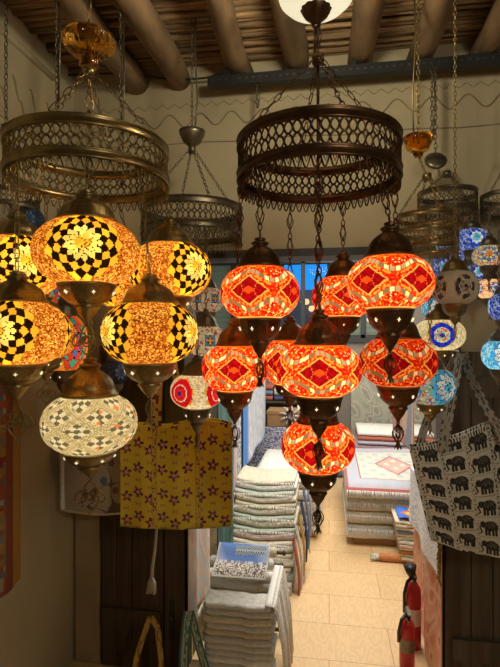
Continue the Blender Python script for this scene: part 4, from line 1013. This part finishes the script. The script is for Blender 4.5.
for i in range(70):
    z_ = -.0-.36*i/70; b.tube([(-.15,.0,z_),(-.163,-.006,z_-.003),(-.170,-.002,z_-.008)], [.005,.006,.004], 4)
b.build('fringe', M['fringe'], t)
# orange patterned cloth at the left edge, on the side wall
ex = XL+.02; a0, a1 = WX(20, 430, ex), None
t = thing('hanging_cloth', 'orange and gold patterned cloth hanging on the side wall at the left edge', 'cloth', (ex, .85, 1.62))
wdc = a0.y-.85
def cl(u, v):
    h = hsh(int(u*60), int(v*44))
    if u > .93: return (.40,.22,.03)
    if .88 < u < .93: return (.2,.05,.02)
    return [(.26,.07,.02),(.30,.15,.03),(.2,.03,.02),(.14,.15,.17),(.3,.2,.06)][int(h*5)] if (int(v*9)+int(u*8)) % 3 else [(.09,.13,.17),(.24,.06,.03),(.3,.24,.14)][int(h*3)]
b = panel(wdc, 1.0, cl, 90, 100, lambda u,v,p: (.012+.01*math.sin(u*30), u*wdc, p.z+.18*(1-u)*0-.30*(1-u)*(v < .5)*0), 0)
o_ = 91*101; b.v = [(x-(.006 if i >= o_ else 0), y, z_) for i, (x, y, z_) in enumerate(b.v)]; b.build('woven_field', M['attr'], t)
# mustard strap and green strap rising from bags below the frame
ms = W(150, 618, 2.1)
t = thing('tote_bag', 'tote bag with mustard straps low on the dark door', 'bag', ms, rz=TH)
mus = lambda u,v: (.42,.26,.05) if hsh(int(u*4), int(v*60)) > .35 else (.22,.13,.03)
strap(t, [(-.075,0,-.30),(-.055,-.005,-.16),(-.012,0,-.03),(.0,.004,0)], .022, mus)
strap(t, [(.002,.008,.0),(.03,.006,-.04),(.045,.004,-.16),(.05,0,-.30)], .022, mus)
panel(.32, .26, lambda u,v: mus(u*5, v*.6), 30, 24, lambda u,v,p: (p.x-.01, .004-.02*math.sin(PI*u), p.z-.29), .03).build('body', M['attr'], t)
gs = W(189, 612, 2.18)
t = thing('tote_bag', 'tote bag with green and white lettered style straps hanging at the foot of the pink rug', 'bag', gs, rz=TH)
t['label'] = 'tote bag with green and white patterned straps at the foot of the pink rug'
def grn(u, v):
    if u < .2 or u > .82: return (.06,.14,.12)
    return (.08,.16,.13) if (hsh(int(u*9), int(v*44)) > .5 and u > .3) else (.36,.42,.34)
strap(t, [(-.025,0,-.32),(-.02,-.006,-.18),(-.008,-.004,-.04),(.0,.0,.0)], .045, grn, nx=9)
strap(t, [(.004,.006,.0),(.018,.004,-.05),(.05,.002,-.17),(.095,0,-.32)], .036, grn, nx=9)
panel(.30, .24, lambda u,v: grn(u*3 % 1, v*.6), 30, 24, lambda u,v,p: (p.x+.03, .004-.02*math.sin(PI*u), p.z-.31), .03).build('body', M['attr'], t)
# elephant print tote
def elephant(x, y):
    """walking elephant silhouette, x right (tail), y up, unit box"""
    if ((x-.08)/.34)**2+((y-.06)/.26)**2 < 1: return 1 if ((x-.08)/.25)**2+((y-.10)/.15)**2 > 1 or hsh(int(x*40), int(y*40)) > .35 else 2
    if ((x+.30)/.15)**2+((y-.13)/.17)**2 < 1: return 1
    if -.30 < y < .05 and abs(x+.43+.10*math.sin((y+.1)*7)*.5) < .045: return 1
    if ((x+.47)/.06)**2+((y+.33)/.04)**2 < 1: return 1
    for lx_, dx in ((-.16,-.03),(-.02,.02),(.20,.0),(.33,.03)):
        if -.42 < y < -.05 and abs(x-lx_-dx*(-y)) < .062: return 1
    if -.15 < y < .12 and abs(x-.43) < .018: return 1
    return 0
def ele_fn(u, v):
    bgc, dk = (.72,.69,.60), (.035,.032,.03)
    X = u*4.5-.10; k = X % 1; ci = math.floor(X)
    if k < .16:
        if .02 < k < .045 or .12 < k < .14: return dk if (int(v*90) % 2) else bgc
        if abs((v*24) % 1-.5) < .3 and hsh(int(v*48), int(k*40)) > .35 and .055 < k < .115: return dk
        return bgc
    if v > .965: return dk if (int(u*80) % 2) else bgc
    Y = v*6.0-(.30 if ci % 2 else 0); yi = math.floor(Y); fy = Y-yi-.5; fx = (k-.16)/.84-.5
    e = elephant(fx/1.0, fy*1.02)
    if e == 1: return dk
    if e == 2: return (.20,.18,.15)
    if abs(fy) > .475: return lerp(bgc, dk, .45)
    if abs((Y*8) % 1-.5) < .08: return lerp(bgc, dk, .15)
    return bgc
A = W(409, 447, 1.74); Bp = W(519, 421, 1.84); Cc = W(431, 541, 1.76); Dd = W(530, 560, 1.86)
orig = (A+Bp)/2
t = thing('tote_bag', 'grey tote bag printed with black elephants hanging at right', 'bag', orig)
def esh(u, v, p):
    top = A.lerp(Bp, u); bot = Cc.lerp(Dd, u); q = bot.lerp(top, v)-orig
    q.y += -.03*math.sin(PI*u)*math.sin(PI*v)+.006*math.sin(u*15+v*3); q.z += -.016*math.sin(PI*u)*(1-v)-.012*math.sin(PI*u*2)*v
    return tuple(q)
panel(1, 1, ele_fn, 210, 190, esh, .004).build('front_panel', M['attr'], t)
panel(1, 1, ele_fn, 70, 60, lambda u,v,p: (lambda q: (q[0]+.005, q[1]*1.0+.05+.05*math.sin(PI*u)*math.sin(PI*v), q[2]))(esh(u,v,p)), .004).build('back_panel', M['attr'], t)
es = lambda u,v: (.10,.09,.08) if ((u < .14 or u > .86) and int(v*90) % 2) or (.35 < u < .65 and hsh(int(v*34), int(u*9)) > .6) else (.40,.38,.32)
def RW(px, py, z): return tuple(W(px, py, z)-orig)
strap(t, [RW(444,452,1.74), RW(446,430,1.75), RW(452,395,1.80), RW(459,360,1.9), RW(462,353,1.94)], .036, es, 'handle', axis=tuple(RV), nx=12)
strap(t, [RW(463,353,1.95), RW(470,375,1.92), RW(484,405,1.85), RW(500,432,1.80), RW(504,446,1.79)], .036, es, 'handle', axis=tuple(RV), nx=12)
strap(t, [RW(418,452,1.80), RW(424,430,1.82), RW(437,395,1.86), RW(455,358,1.96)], .030, es, 'handle', axis=tuple(RV), nx=12)
# hook holding the bag
hk = W(461, 351, 1.98); b = MB(); b.tube([(hk.x, YW-.0, hk.z+.01),(hk.x, YW-.1, hk.z+.0),tuple(W(460,352,1.93)),tuple(W(460,348,1.91))], .004, 6)
tag(b.build('wall_hook', M['steel']), 'steel hook on the wall holding the elephant bag', 'hook')
